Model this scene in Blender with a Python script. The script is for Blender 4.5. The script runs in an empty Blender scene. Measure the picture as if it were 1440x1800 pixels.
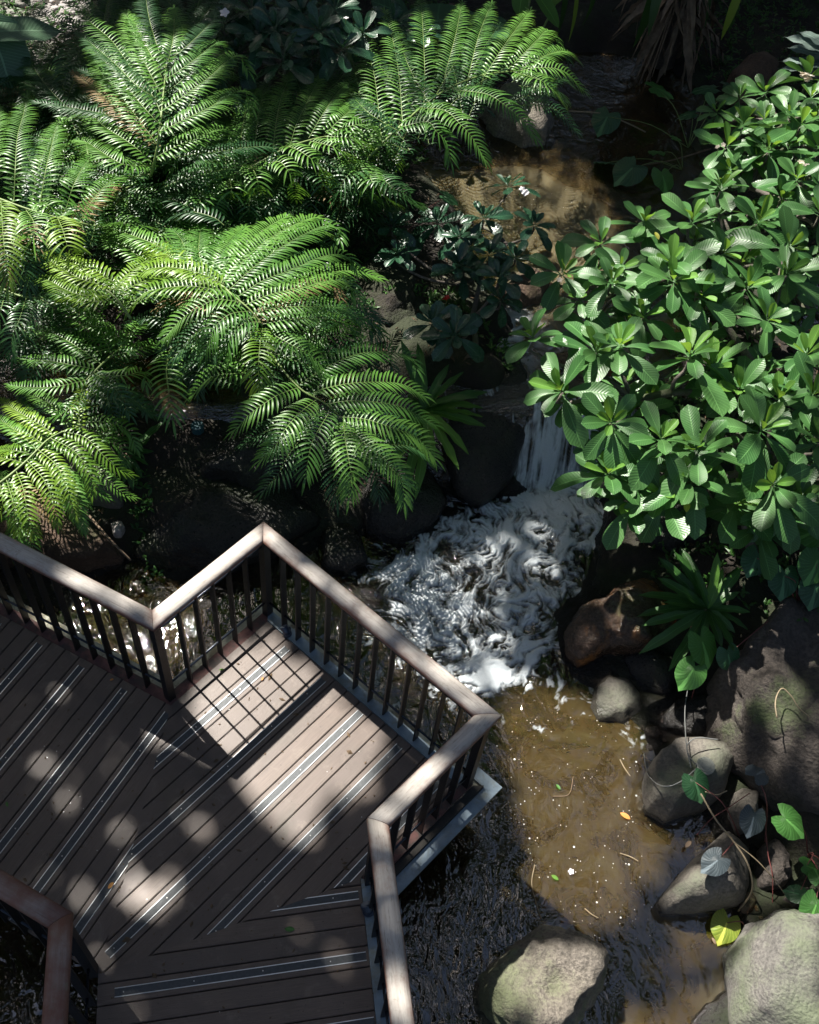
import bpy, math, random, bisect
import numpy as np
from mathutils import Vector, Matrix, noise as mnoise
random.seed(7); RNG = np.random.default_rng(7)
R = math.radians
scn = bpy.context.scene

# ------------------------------------------------------------------ camera
FOC, PITCH, ROLL, CAMH = 1800.0, R(52.26), R(7.55), 6.5
cp, sp, cr, sr = math.cos(PITCH), math.sin(PITCH), math.cos(ROLL), math.sin(ROLL)
FW = np.array([0, cp, -sp]); _rt = np.array([1., 0, 0]); _up = np.array([0, sp, cp])
RT = _rt * cr + _up * sr; UP = _up * cr - _rt * sr
CAM = np.array([0, 0, CAMH])
cam = bpy.data.cameras.new('camera'); camo = bpy.data.objects.new('camera', cam); scn.collection.objects.link(camo)
camo.matrix_world = Matrix(((RT[0], UP[0], -FW[0], 0), (RT[1], UP[1], -FW[1], 0), (RT[2], UP[2], -FW[2], CAMH), (0, 0, 0, 1)))
cam.sensor_fit = 'VERTICAL'; cam.sensor_height = 24; cam.sensor_width = 36; cam.lens = 24.0
cam.clip_start = 0.05; cam.clip_end = 400
scn.camera = camo

# ------------------------------------------------------------------ light
SUN = np.array([0.4453, -0.3679, -0.8163]); SUN /= np.linalg.norm(SUN)      # direction the light travels
sun = bpy.data.lights.new('sun', 'SUN'); sun.energy = 5.0; sun.angle = R(0.53); sun.color = (1, .95, .87)
suno = bpy.data.objects.new('sun', sun); scn.collection.objects.link(suno)
suno.rotation_euler = Vector(SUN).to_track_quat('-Z', 'Y').to_euler()
world = bpy.data.worlds.new('World'); scn.world = world; world.use_nodes = True
wn = world.node_tree; sky = wn.nodes.new('ShaderNodeTexSky'); sky.sky_type = 'NISHITA'; sky.sun_disc = False; sky.dust_density = 3.0
sky.sun_elevation = R(54.7); sky.sun_rotation = math.atan2(-SUN[0], -SUN[1])
wn.links.new(sky.outputs[0], wn.nodes['Background'].inputs[0]); wn.nodes['Background'].inputs[1].default_value = 0.046
scn.view_settings.view_transform = 'Standard'; scn.view_settings.look = 'None'
scn.view_settings.exposure = 1.42; scn.view_settings.gamma = 1.0

# ------------------------------------------------------------------ helpers
def ray(x, y): return FW + RT * (x - 720) / FOC + UP * (900 - y) / FOC
def at(x, y, z):
    d = ray(x, y); return CAM + d * ((z - CAMH) / d[2])
def to_px(W):
    V = np.asarray(W) - CAM; k = V @ FW
    return 720 + FOC * (V @ RT) / k, 900 - FOC * (V @ UP) / k
def link(o): scn.collection.objects.link(o); return o
def tag(o, label=None, cat=None, group=None, kind=None):
    if label: o['label'] = label
    if cat: o['category'] = cat
    if group: o['group'] = group
    if kind: o['kind'] = kind
    return o
def empty(name, loc, label, cat, group=None):
    o = link(bpy.data.objects.new(name, None)); o.location = tuple(loc); o.empty_display_size = .1
    return tag(o, label, cat, group)
def root_loc(p):
    v = Vector((0, 0, 0))
    while p is not None: v += p.location; p = p.parent
    return v
class MB:
    """collects vertices and faces of one mesh"""
    def __init__(s): s.v = []; s.f = []; s.uv = []; s.mi = []
    def add(s, V, F, UV=None, mi=0):
        n = len(s.v); s.v += [tuple(map(float, p)) for p in V]; s.f += [tuple(i + n for i in f) for f in F]
        s.uv += list(UV) if UV is not None else [(0, 0)] * len(V); s.mi += [mi] * len(F); return s
    def box(s, c, ax, hs, bev=0.0):
        """box at centre c with axes ax (3 unit vectors) and half sizes; optional chamfer on the four long top edges"""
        c = np.array(c, float); X, Y, Z = [np.array(a, float) for a in ax]; hx, hy, hz = hs
        if bev <= 0:
            V = [c + X*a*hx + Y*b*hy + Z*d*hz for a in (-1, 1) for b in (-1, 1) for d in (-1, 1)]
            return s.add(V, [(0,1,3,2),(4,6,7,5),(0,4,5,1),(2,3,7,6),(0,2,6,4),(1,5,7,3)])
        prof = [(-hy, -hz), (hy, -hz), (hy, hz-bev), (hy-bev, hz), (-hy+bev, hz), (-hy, hz-bev)]
        V = [c + X*a*hx + Y*p[0] + Z*p[1] for a in (-1, 1) for p in prof]
        F = [tuple(range(5, -1, -1)), tuple(range(6, 12))] + [(i, (i+1) % 6, 6+(i+1) % 6, 6+i) for i in range(6)]
        return s.add(V, F)
    def tube(s, P, rad, n=6, cap=True):
        P = [np.array(p, float) for p in P]; m = len(P)
        if not hasattr(rad, '__len__'): rad = [rad] * m
        V = []; T0 = None; N = None
        for i in range(m):
            T = P[min(i+1, m-1)] - P[max(i-1, 0)]; T /= np.linalg.norm(T) + 1e-9
            if N is None:
                N = np.cross(T, [0, 0, 1.]) if abs(T[2]) < .95 else np.cross(T, [1., 0, 0])
            N = N - T * (N @ T); N /= np.linalg.norm(N) + 1e-9; B = np.cross(T, N)
            for k in range(n):
                a = 2 * math.pi * k / n; V.append(P[i] + (N * math.cos(a) + B * math.sin(a)) * rad[i])
        F = [(i*n+k, i*n+(k+1) % n, (i+1)*n+(k+1) % n, (i+1)*n+k) for i in range(m-1) for k in range(n)]
        if cap: F += [tuple(range(n-1, -1, -1)), tuple((m-1)*n+k for k in range(n))]
        return s.add(V, F)
    def mesh(s, name, mats, smooth=False, off=None):
        V = np.array(s.v, dtype=np.float32).reshape(-1, 3)
        if off is not None: V = V - np.array(off, dtype=np.float32)
        me = bpy.data.meshes.new(name); me.from_pydata(V.tolist(), [], s.f)
        if any(u != (0, 0) for u in s.uv[:50]):
            uvl = me.uv_layers.new(name='UVMap'); li = np.empty(len(me.loops), dtype=np.int32)
            me.loops.foreach_get('vertex_index', li); uvl.data.foreach_set('uv', np.array(s.uv, dtype=np.float32)[li].ravel())
        for m in (mats if isinstance(mats, (list, tuple)) else [mats]): me.materials.append(m)
        if any(s.mi): me.polygons.foreach_set('material_index', s.mi)
        if smooth: me.polygons.foreach_set('use_smooth', [True] * len(me.polygons))
        me.update(); return me
    def build(s, name, mats, parent=None, smooth=False, label=None, cat=None, group=None, kind=None, origin=None):
        off = root_loc(parent) if parent is not None else (origin if origin is not None else (0, 0, 0))
        o = link(bpy.data.objects.new(name, s.mesh(name, mats, smooth, off)))
        if parent is not None: o.parent = parent
        elif origin is not None: o.location = tuple(origin)
        return tag(o, label, cat, group, kind)
def inst(name, me, M, parent, label=None):
    o = link(bpy.data.objects.new(name, me)); o.parent = parent
    o.matrix_local = Matrix.Translation(-root_loc(parent)) @ M
    return tag(o, label)
def catmull(P, n):
    P = np.array(P, float)
    if len(P) == 2: return P[0] + (P[1]-P[0]) * np.linspace(0, 1, n)[:, None]
    Q = np.vstack([2*P[0]-P[1], P, 2*P[-1]-P[-2]]); out = []
    dens = 12
    for i in range(1, len(Q)-2):
        a, b, c, d = Q[i-1], Q[i], Q[i+1], Q[i+2]
        for t in np.linspace(0, 1, dens, endpoint=False):
            out.append(.5*((2*b)+(c-a)*t+(2*a-5*b+4*c-d)*t*t+(-a+3*b-3*c+d)*t**3))
    out.append(P[-1]); out = np.array(out)
    L = np.r_[0, np.cumsum(np.linalg.norm(np.diff(out, axis=0), axis=1))]; s = np.linspace(0, L[-1], n)
    return np.stack([np.interp(s, L, out[:, k]) for k in range(out.shape[1])], 1)
def fbm(p, sc=1.0, o=4):
    return mnoise.fractal(Vector(p) * sc, 1.0, 2.0, o)
def sstep(a, b, x):
    t = np.clip((x - a) / (b - a), 0, 1); return t*t*(3-2*t)
def inpoly(P, X, Y):
    P = np.asarray(P); c = np.zeros(np.shape(X), bool); j = len(P) - 1
    for i in range(len(P)):
        xi, yi, xj, yj = P[i][0], P[i][1], P[j][0], P[j][1]
        k = ((yi > Y) != (yj > Y)) & (X < (xj - xi) * (Y - yi) / (yj - yi + 1e-12) + xi); c ^= k; j = i
    return c
def polydist(P, X, Y):
    """signed distance, positive inside"""
    P = np.asarray(P)[:, :2]; d = np.full(np.shape(X), 1e9)
    for i in range(len(P)):
        a = P[i]; b = P[(i+1) % len(P)]; ab = b - a
        t = np.clip(((X-a[0])*ab[0] + (Y-a[1])*ab[1]) / (ab @ ab + 1e-12), 0, 1)
        d = np.minimum(d, np.hypot(X - a[0] - t*ab[0], Y - a[1] - t*ab[1]))
    return np.where(inpoly(P, X, Y), d, -d)

# ------------------------------------------------------------------ materials
def mat(name):
    m = bpy.data.materials.new(name); m.use_nodes = True; nt = m.node_tree; b = nt.nodes['Principled BSDF']
    return m, nt, b
def node(nt, t, **k):
    n = nt.nodes.new(t)
    for a, v in k.items():
        if a.startswith('i_'):
            key = a[2:]; key = int(key) if key.isdigit() else key.replace('_', ' ')
            n.inputs[key].default_value = v
        else: setattr(n, a, v)
    return n
def ramp(nt, src, stops):
    r = nt.nodes.new('ShaderNodeValToRGB'); e = r.color_ramp.elements
    while len(e) < len(stops): e.new(.5)
    for el, (p, c) in zip(e, stops): el.position = p; el.color = (*c, 1) if len(c) == 3 else c
    nt.links.new(src, r.inputs[0]); return r.outputs[0]
def coords(nt, kind='Object', scale=(1, 1, 1), rot=(0, 0, 0)):
    if kind == 'World': o = node(nt, 'ShaderNodeNewGeometry').outputs['Position']
    else: o = node(nt, 'ShaderNodeTexCoord').outputs[kind]
    mp = node(nt, 'ShaderNodeMapping'); mp.inputs['Scale'].default_value = scale; mp.inputs['Rotation'].default_value = rot
    nt.links.new(o, mp.inputs[0]); return mp.outputs[0]
def noise(nt, vec, scale, detail=5, rough=.6, dist=0):
    n = node(nt, 'ShaderNodeTexNoise', i_Scale=scale, i_Detail=detail, i_Roughness=rough, i_Distortion=dist)
    nt.links.new(vec, n.inputs['Vector']); return n.outputs['Fac']
def mixc(nt, f, a, b, blend='MIX'):
    m = node(nt, 'ShaderNodeMix', data_type='RGBA', blend_type=blend)
    for sock, v in ((m.inputs[0], f), (m.inputs[6], a), (m.inputs[7], b)):
        if hasattr(v, 'is_output'): nt.links.new(v, sock)
        elif hasattr(v, '__len__'): sock.default_value = (*v, 1)
        else: sock.default_value = v
    return m.outputs[2]
def math_(nt, op, a, b=0.0, c=None, clamp=False):
    m = node(nt, 'ShaderNodeMath', operation=op, use_clamp=clamp)
    for i, v in enumerate((a, b) if c is None else (a, b, c)):
        if hasattr(v, 'is_output'): nt.links.new(v, m.inputs[i])
        else: m.inputs[i].default_value = v
    return m.outputs[0]
def bump(nt, b, h, strength=.5, dist=.02):
    n = node(nt, 'ShaderNodeBump', i_Strength=strength, i_Distance=dist); nt.links.new(h, n.inputs['Height'])
    nt.links.new(n.outputs[0], b.inputs['Normal']); return n.outputs[0]

def m_deck(name, tint=1.0):
    m, nt, b = mat(name)
    c = coords(nt, 'Object', (2.2, 60, 60)); g = noise(nt, c, 3.0, 4, .7)
    w = coords(nt, 'World'); big = noise(nt, w, 2.3, 4, .6); fine = noise(nt, w, 160, 2, .5)
    rnd = node(nt, 'ShaderNodeObjectInfo').outputs['Random']
    a = ramp(nt, g, [(.3, (.092*tint, .066*tint, .052*tint)), (.7, (.172*tint, .130*tint, .106*tint))])
    a = mixc(nt, ramp(nt, big, [(.35, (0, 0, 0)), (.75, (.5, .5, .5))]), a, (.075, .058, .048))
    a = mixc(nt, math_(nt, 'MULTIPLY', rnd, .62), a, (.085*tint, .067*tint, .059*tint))
    a = mixc(nt, ramp(nt, noise(nt, w, 7, 7, .75, .5), [(.56, (0,)*3), (.70, (.55,)*3)]), a, (.21, .17, .14)); a = mixc(nt, ramp(nt, noise(nt, w, 1.3, 6, .7, .8), [(.55, (0,)*3), (.72, (.6,)*3)]), a, (.05, .045, .032)); spots = noise(nt, w, 55, 1, .5)
    a = mixc(nt, ramp(nt, spots, [(.73, (0, 0, 0)), (.76, (.8, .8, .8))]), a, (.035, .028, .022))
    nt.links.new(a, b.inputs['Base Color'])
    nt.links.new(ramp(nt, g, [(.2, (.34,)*3), (.8, (.52,)*3)]), b.inputs['Roughness'])
    bump(nt, b, math_(nt, 'ADD', g, math_(nt, 'MULTIPLY', fine, .6)), .35, .003)
    return m
def m_wood_rail(name, c_hi, c_lo, worn):
    m, nt, b = mat(name)
    c = coords(nt, 'Object', (1.2, 16, 16)); g = noise(nt, c, 2.5, 6, .72, .3)
    w = coords(nt, 'World'); big = noise(nt, w, 4.0, 6, .72); st = noise(nt, coords(nt, 'Object', (9, 70, 70)), 1.6, 5, .7, .3)
    geo = node(nt, 'ShaderNodeNewGeometry'); sepn = node(nt, 'ShaderNodeSeparateXYZ'); nt.links.new(geo.outputs['Normal'], sepn.inputs[0])
    a = mixc(nt, ramp(nt, g, [(.3, (0,)*3), (.68, (1,)*3)]), c_lo, c_hi)
    msk = math_(nt, 'ADD', big, math_(nt, 'MULTIPLY', sepn.outputs[2], worn))
    a = mixc(nt, ramp(nt, msk, [(.62, (1,)*3), (1.12, (0,)*3)]), a, (.17, .075, .052))
    a = mixc(nt, ramp(nt, st, [(.56, (0,)*3), (.70, (.7,)*3)]), a, (.13, .115, .085)); crk = noise(nt, coords(nt, 'Object', (.6, 30, 30)), 3, 5, .7); a = mixc(nt, ramp(nt, crk, [(.63, (0,)*3), (.68, (.8,)*3)]), a, (.07, .055, .045)); a = mixc(nt, ramp(nt, noise(nt, w, 9, 8, .8, .3), [(.58, (0,)*3), (.68, (.5,)*3)]), a, (.16, .15, .10))
    nt.links.new(a, b.inputs['Base Color']); b.inputs['Roughness'].default_value = .62
    bump(nt, b, math_(nt, 'ADD', g, math_(nt, 'MULTIPLY', st, .5)), .5, .004); return m
def m_plain(name, col, rough=.5, metal=0., var=.3, scale=8., bmp=.2, spec=.5, dirt=None):
    m, nt, b = mat(name); w = coords(nt, 'World'); n = noise(nt, w, scale, 6, .65)
    a = mixc(nt, ramp(nt, n, [(.3, (0,)*3), (.7, (1,)*3)]), tuple(x*(1-var) for x in col), tuple(min(1, x*(1+var)) for x in col))
    if dirt: a = mixc(nt, ramp(nt, noise(nt, w, scale*.6, 7, .75, .4), [(.48, (0,)*3), (.6, (1,)*3)]), a, dirt)
    nt.links.new(a, b.inputs['Base Color']); b.inputs['Roughness'].default_value = rough; b.inputs['Metallic'].default_value = metal
    b.inputs['Specular IOR Level'].default_value = spec
    if bmp: bump(nt, b, n, bmp, .01)
    return m
def m_rock(name, c1, c2, moss=(.06, .085, .03), mossamt=.3, rough=.85, bs=.6, stain=None, sc=1.0):
    m, nt, b = mat(name); w = coords(nt, 'World')
    n1 = noise(nt, w, 3.2*sc, 8, .68, .2); n2 = noise(nt, w, 38*sc, 9, .75); n3 = noise(nt, w, 1.7*sc, 3, .5)
    vor = node(nt, 'ShaderNodeTexVoronoi', i_Scale=42*sc); nt.links.new(w, vor.inputs['Vector'])
    a = mixc(nt, ramp(nt, n1, [(.33, (0,)*3), (.66, (1,)*3)]), c1, c2)
    a = mixc(nt, ramp(nt, n2, [(.38, (.75,)*3), (.58, (0,)*3)]), a, tuple(x*.4 for x in c1))
    a = mixc(nt, ramp(nt, n2, [(.60, (0,)*3), (.74, (.55,)*3)]), a, tuple(min(1, x*1.6) for x in c2))
    geo = node(nt, 'ShaderNodeNewGeometry'); s = node(nt, 'ShaderNodeSeparateXYZ'); nt.links.new(geo.outputs['Normal'], s.inputs[0])
    mm = math_(nt, 'ADD', math_(nt, 'ADD', n3, math_(nt, 'MULTIPLY', n2, .45)), math_(nt, 'MULTIPLY', s.outputs[2], .12))
    a = mixc(nt, math_(nt, 'MULTIPLY', ramp(nt, mm, [(.86-mossamt*.45, (0,)*3), (1.02-mossamt*.4, (1,)*3)]), .85), a, moss)
    if stain:
        a = mixc(nt, ramp(nt, noise(nt, w, 2.6, 4, .6, .6), [(.5, (0,)*3), (.62, (.9,)*3)]), a, stain)
    ps = node(nt, 'ShaderNodeSeparateXYZ'); nt.links.new(geo.outputs['Position'], ps.inputs[0])
    wl = ramp(nt, math_(nt, 'ADD', math_(nt, 'ADD', ps.outputs[2], .55), math_(nt, 'MULTIPLY', math_(nt, 'SUBTRACT', n1, .5), -.10)), [(.0, (1,)*3), (.05, (0,)*3)])
    a = mixc(nt, math_(nt, 'MULTIPLY', wl, .8), a, tuple(x*.22 for x in c1))
    nt.links.new(a, b.inputs['Base Color'])
    rg = ramp(nt, n2, [(.3, (max(.05, rough-.2),)*3), (.7, (min(1, rough+.1),)*3)])
    nt.links.new(mixc(nt, wl, rg, (.16,)*3), b.inputs['Roughness'])
    bump(nt, b, math_(nt, 'ADD', math_(nt, 'ADD', n2, math_(nt, 'MULTIPLY', n1, 1.4)), math_(nt, 'MULTIPLY', vor.outputs[0], -.35)), bs, .028)
    return m
def m_leaf(name, col, col2, young=None, rough=.38, trans=.28, veins=0, tcol=None, var=.35, spec=.5, dry=0.0):
    m, nt, b = mat(name); rnd = node(nt, 'ShaderNodeObjectInfo').outputs['Random']
    w = coords(nt, 'World'); n = noise(nt, w, 9, 4, .6)
    f = math_(nt, 'ADD', math_(nt, 'MULTIPLY', rnd, .6), math_(nt, 'MULTIPLY', n, .5))
    a = mixc(nt, ramp(nt, f, [(.2, (0,)*3), (.85, (1,)*3)]), col, col2)
    if dry: a = mixc(nt, ramp(nt, noise(nt, w, 14, 3, .6), [(.66, (0,)*3), (.78, (dry,)*3)]), a, (.22, .15, .05))
    if veins:
        uv = node(nt, 'ShaderNodeTexCoord').outputs['UV']; s = node(nt, 'ShaderNodeSeparateXYZ'); nt.links.new(uv, s.inputs[0])
        au = math_(nt, 'ABSOLUTE', math_(nt, 'SUBTRACT', s.outputs[0], .5))
        vv = math_(nt, 'SUBTRACT', math_(nt, 'MULTIPLY', s.outputs[1], veins), math_(nt, 'MULTIPLY', au, veins*.32))
        wv = math_(nt, 'ABSOLUTE', math_(nt, 'SUBTRACT', math_(nt, 'FRACT', vv), .5))
        mid = math_(nt, 'LESS_THAN', au, .018)
        line = math_(nt, 'MAXIMUM', ramp(nt, wv, [(.0, (.55,)*3), (.12, (0,)*3)]), mid)
        a = mixc(nt, math_(nt, 'MULTIPLY', line, .8), a, tuple(min(1, x*2.2+.02) for x in col2))
        bump(nt, b, math_(nt, 'ADD', math_(nt, 'MULTIPLY', wv, 1.), math_(nt, 'MULTIPLY', n, .5)), .55, .004)
    nt.links.new(a, b.inputs['Base Color']); b.inputs['Specular IOR Level'].default_value = spec
    nt.links.new(ramp(nt, n, [(.3, (rough-.06,)*3), (.7, (rough+.12,)*3)]), b.inputs['Roughness'])
    tr = node(nt, 'ShaderNodeBsdfTranslucent'); tc = tcol or tuple(x*1.7 for x in col2)
    nt.links.new(mixc(nt, .65, a, tc), tr.inputs[0])
    mx = node(nt, 'ShaderNodeMixShader', i_0=trans); out = nt.nodes['Material Output']
    nt.links.new(b.outputs[0], mx.inputs[1]); nt.links.new(tr.outputs[0], mx.inputs[2]); nt.links.new(mx.outputs[0], out.inputs[0])
    return m
M = {}
M['deck'] = m_deck('deck_composite')
M['strip'] = m_plain('antislip_strip', (.05, .058, .064), .5, .0, .25, 60, .4)
M['alu'] = m_plain('aluminium_edge', (.72, .75, .78), .3, .7, .15, 20, .1)
M['flash'] = m_plain('zinc_flashing', (.20, .26, .31), .45, .35, .25, 6, .2, dirt=(.16, .18, .17))
M['rail'] = m_wood_rail('weathered_rail', (.47, .44, .40), (.30, .265, .235), .55)
M['rail_red'] = m_wood_rail('red_rail', (.34, .31, .28), (.17, .115, .095), .22)
M['black'] = m_plain('black_steel', (.007, .007, .008), .5, .1, .3, 30, .15)
M['rod'] = m_plain('blue_black_rod', (.022, .028, .04), .25, .5, .2, 30, .1)
M['skirt'] = m_plain('red_oxide', (.10, .045, .04), .8, 0, .4, 14, .5, dirt=(.05, .04, .035))
M['concrete'] = m_plain('flaking_paint', (.36, .37, .30), .8, 0, .25, 7, .5, dirt=(.12, .11, .075))
M['joist'] = m_plain('dark_joist', (.02, .018, .015), .8, 0, .3, 10, .3)
M['screw'] = m_plain('steel_screw', (.6, .6, .6), .3, 1., .1, 10, 0)
M['soil'] = m_rock('dark_soil', (.015, .011, .008), (.038, .027, .019), mossamt=.25, moss=(.025, .035, .012), bs=.9)
M['soil_red'] = m_rock('red_earth', (.09, .055, .035), (.17, .11, .075), mossamt=.1, bs=.9)
M['rock_lit'] = m_rock('pale_granite', (.17, .15, .12), (.33, .29, .245), moss=(.17, .20, .10), mossamt=.24, bs=1.0)
M['rock_right'] = m_rock('grey_boulder', (.16, .152, .14), (.28, .262, .24), moss=(.16, .19, .115), mossamt=.22, bs=.95)
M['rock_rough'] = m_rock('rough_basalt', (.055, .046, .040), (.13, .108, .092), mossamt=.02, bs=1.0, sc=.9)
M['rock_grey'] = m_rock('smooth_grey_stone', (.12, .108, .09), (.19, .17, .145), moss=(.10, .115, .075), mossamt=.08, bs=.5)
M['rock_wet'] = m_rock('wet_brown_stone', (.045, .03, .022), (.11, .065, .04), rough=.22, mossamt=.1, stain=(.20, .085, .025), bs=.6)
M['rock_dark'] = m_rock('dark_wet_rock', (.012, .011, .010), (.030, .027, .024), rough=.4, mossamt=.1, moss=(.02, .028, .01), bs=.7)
M['pebble'] = m_rock('pebble_grey', (.22, .2, .19), (.34, .31, .29), mossamt=.05, bs=.3)
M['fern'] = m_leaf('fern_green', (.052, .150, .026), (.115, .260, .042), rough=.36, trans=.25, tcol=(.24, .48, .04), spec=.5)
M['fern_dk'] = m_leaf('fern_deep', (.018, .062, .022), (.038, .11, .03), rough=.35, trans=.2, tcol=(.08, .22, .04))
M['fern_yl'] = m_leaf('fern_yellow', (.09, .20, .02), (.20, .33, .035), rough=.33, trans=.3, tcol=(.3, .45, .04), dry=.5)
M['fern_dead'] = m_leaf('fern_dead', (.13, .085, .035), (.22, .15, .06), rough=.6, trans=.15, tcol=(.2, .14, .05))
M['rachis'] = m_plain('fern_stalk', (.15, .22, .06), .5, 0, .25, 12, .1)
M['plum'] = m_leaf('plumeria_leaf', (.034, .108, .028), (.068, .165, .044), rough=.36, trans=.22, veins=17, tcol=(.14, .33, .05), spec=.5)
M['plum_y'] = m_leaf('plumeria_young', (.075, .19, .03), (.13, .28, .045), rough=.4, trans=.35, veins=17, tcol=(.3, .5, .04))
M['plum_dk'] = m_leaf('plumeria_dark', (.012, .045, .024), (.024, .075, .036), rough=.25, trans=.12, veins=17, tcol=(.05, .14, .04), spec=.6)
M['bark'] = m_rock('plumeria_bark', (.12, .10, .085), (.24, .205, .18), mossamt=.2, bs=.4, sc=2.5)
M['strap'] = m_leaf('birdnest_leaf', (.02, .07, .014), (.045, .13, .022), rough=.35, trans=.25, veins=30, tcol=(.10, .27, .03))
M['strap_l'] = m_leaf('birdnest_light', (.06, .16, .02), (.10, .23, .03), rough=.38, trans=.3, veins=30, tcol=(.2, .4, .03))
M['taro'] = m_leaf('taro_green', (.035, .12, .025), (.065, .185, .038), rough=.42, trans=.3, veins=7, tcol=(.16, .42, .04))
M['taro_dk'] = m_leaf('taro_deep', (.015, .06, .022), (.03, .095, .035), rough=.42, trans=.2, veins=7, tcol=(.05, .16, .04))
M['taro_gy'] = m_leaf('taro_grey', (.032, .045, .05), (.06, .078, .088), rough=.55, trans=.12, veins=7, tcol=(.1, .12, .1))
M['taro_yl'] = m_leaf('taro_yellow', (.17, .24, .03), (.28, .29, .04), rough=.45, trans=.3, veins=7, tcol=(.5, .5, .05))
M['banana'] = m_leaf('banana_leaf', (.06, .13, .07), (.11, .19, .11), rough=.36, trans=.2, veins=24, tcol=(.12, .26, .06), spec=.6)
M['agave'] = m_leaf('silver_leaf', (.13, .19, .16), (.2, .27, .23), rough=.5, trans=.1, veins=24, tcol=(.15, .2, .15))
M['dead'] = m_plain('dead_frond', (.17, .12, .08), .85, 0, .45, 12, .4)
M['blade'] = m_leaf('blade_leaf', (.015, .045, .012), (.03, .08, .018), rough=.4, trans=.25, tcol=(.1, .25, .03))
M['blade_y'] = m_leaf('blade_yellow', (.16, .26, .03), (.25, .33, .04), rough=.4, trans=.3, tcol=(.35, .42, .05))
M['root'] = m_plain('pale_root', (.24, .19, .12), .7, 0, .3, 20, .3)
M['redstem'] = m_plain('red_stem', (.16, .05, .045), .5, 0, .3, 20, .1)
M['cable'] = m_plain('grey_cable', (.16, .165, .16), .35, 0, .2, 10, .1)
M['petal'] = m_leaf('petal_cream', (.75, .62, .45), (.85, .78, .68), rough=.5, trans=.25, tcol=(.8, .7, .5))
M['petal_w'] = m_leaf('petal_white', (.75, .7, .72), (.85, .82, .84), rough=.5, trans=.25, tcol=(.8, .7, .7))
M['petal_r'] = m_leaf('petal_red', (.45, .01, .012), (.6, .02, .02), rough=.5, trans=.2, tcol=(.6, .02, .02))
M['orange'] = m_leaf('dead_orange', (.55, .22, .05), (.7, .33, .08), rough=.55, trans=.2, tcol=(.6, .3, .08))
M['teal'] = m_plain('teal_plastic', (.02, .07, .085), .4, 0, .15, 12, .1)
M['lamp_body'] = m_plain('cast_grey', (.22, .23, .20), .5, .2, .15, 25, .2)
M['lamp_blue'] = m_plain('lamp_blue', (.05, .065, .10), .35, .5, .2, 10, .1)
M['lamp_glass'] = m_plain('lens_glass', (.2, .22, .25), .12, 0, .1, 10, 0, spec=.9)
M['canopy'] = m_leaf('canopy_leaf', (.02, .06, .015), (.035, .09, .02), rough=.45, trans=.2, tcol=(.08, .2, .03))
M['litter'] = m_plain('leaf_litter', (.10, .065, .035), .8, 0, .5, 18, .3)
M['cover'] = m_leaf('ground_cover', (.02, .07, .012), (.05, .13, .02), rough=.45, trans=.25, tcol=(.12, .3, .03))
M['gravel'] = m_rock('gravel_mix', (.3, .27, .26), (.5, .47, .46), mossamt=.1, bs=.4)
M['speck'] = m_plain('foam_speck', (.7, .7, .68), .5, 0, .1, 10, 0)

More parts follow.
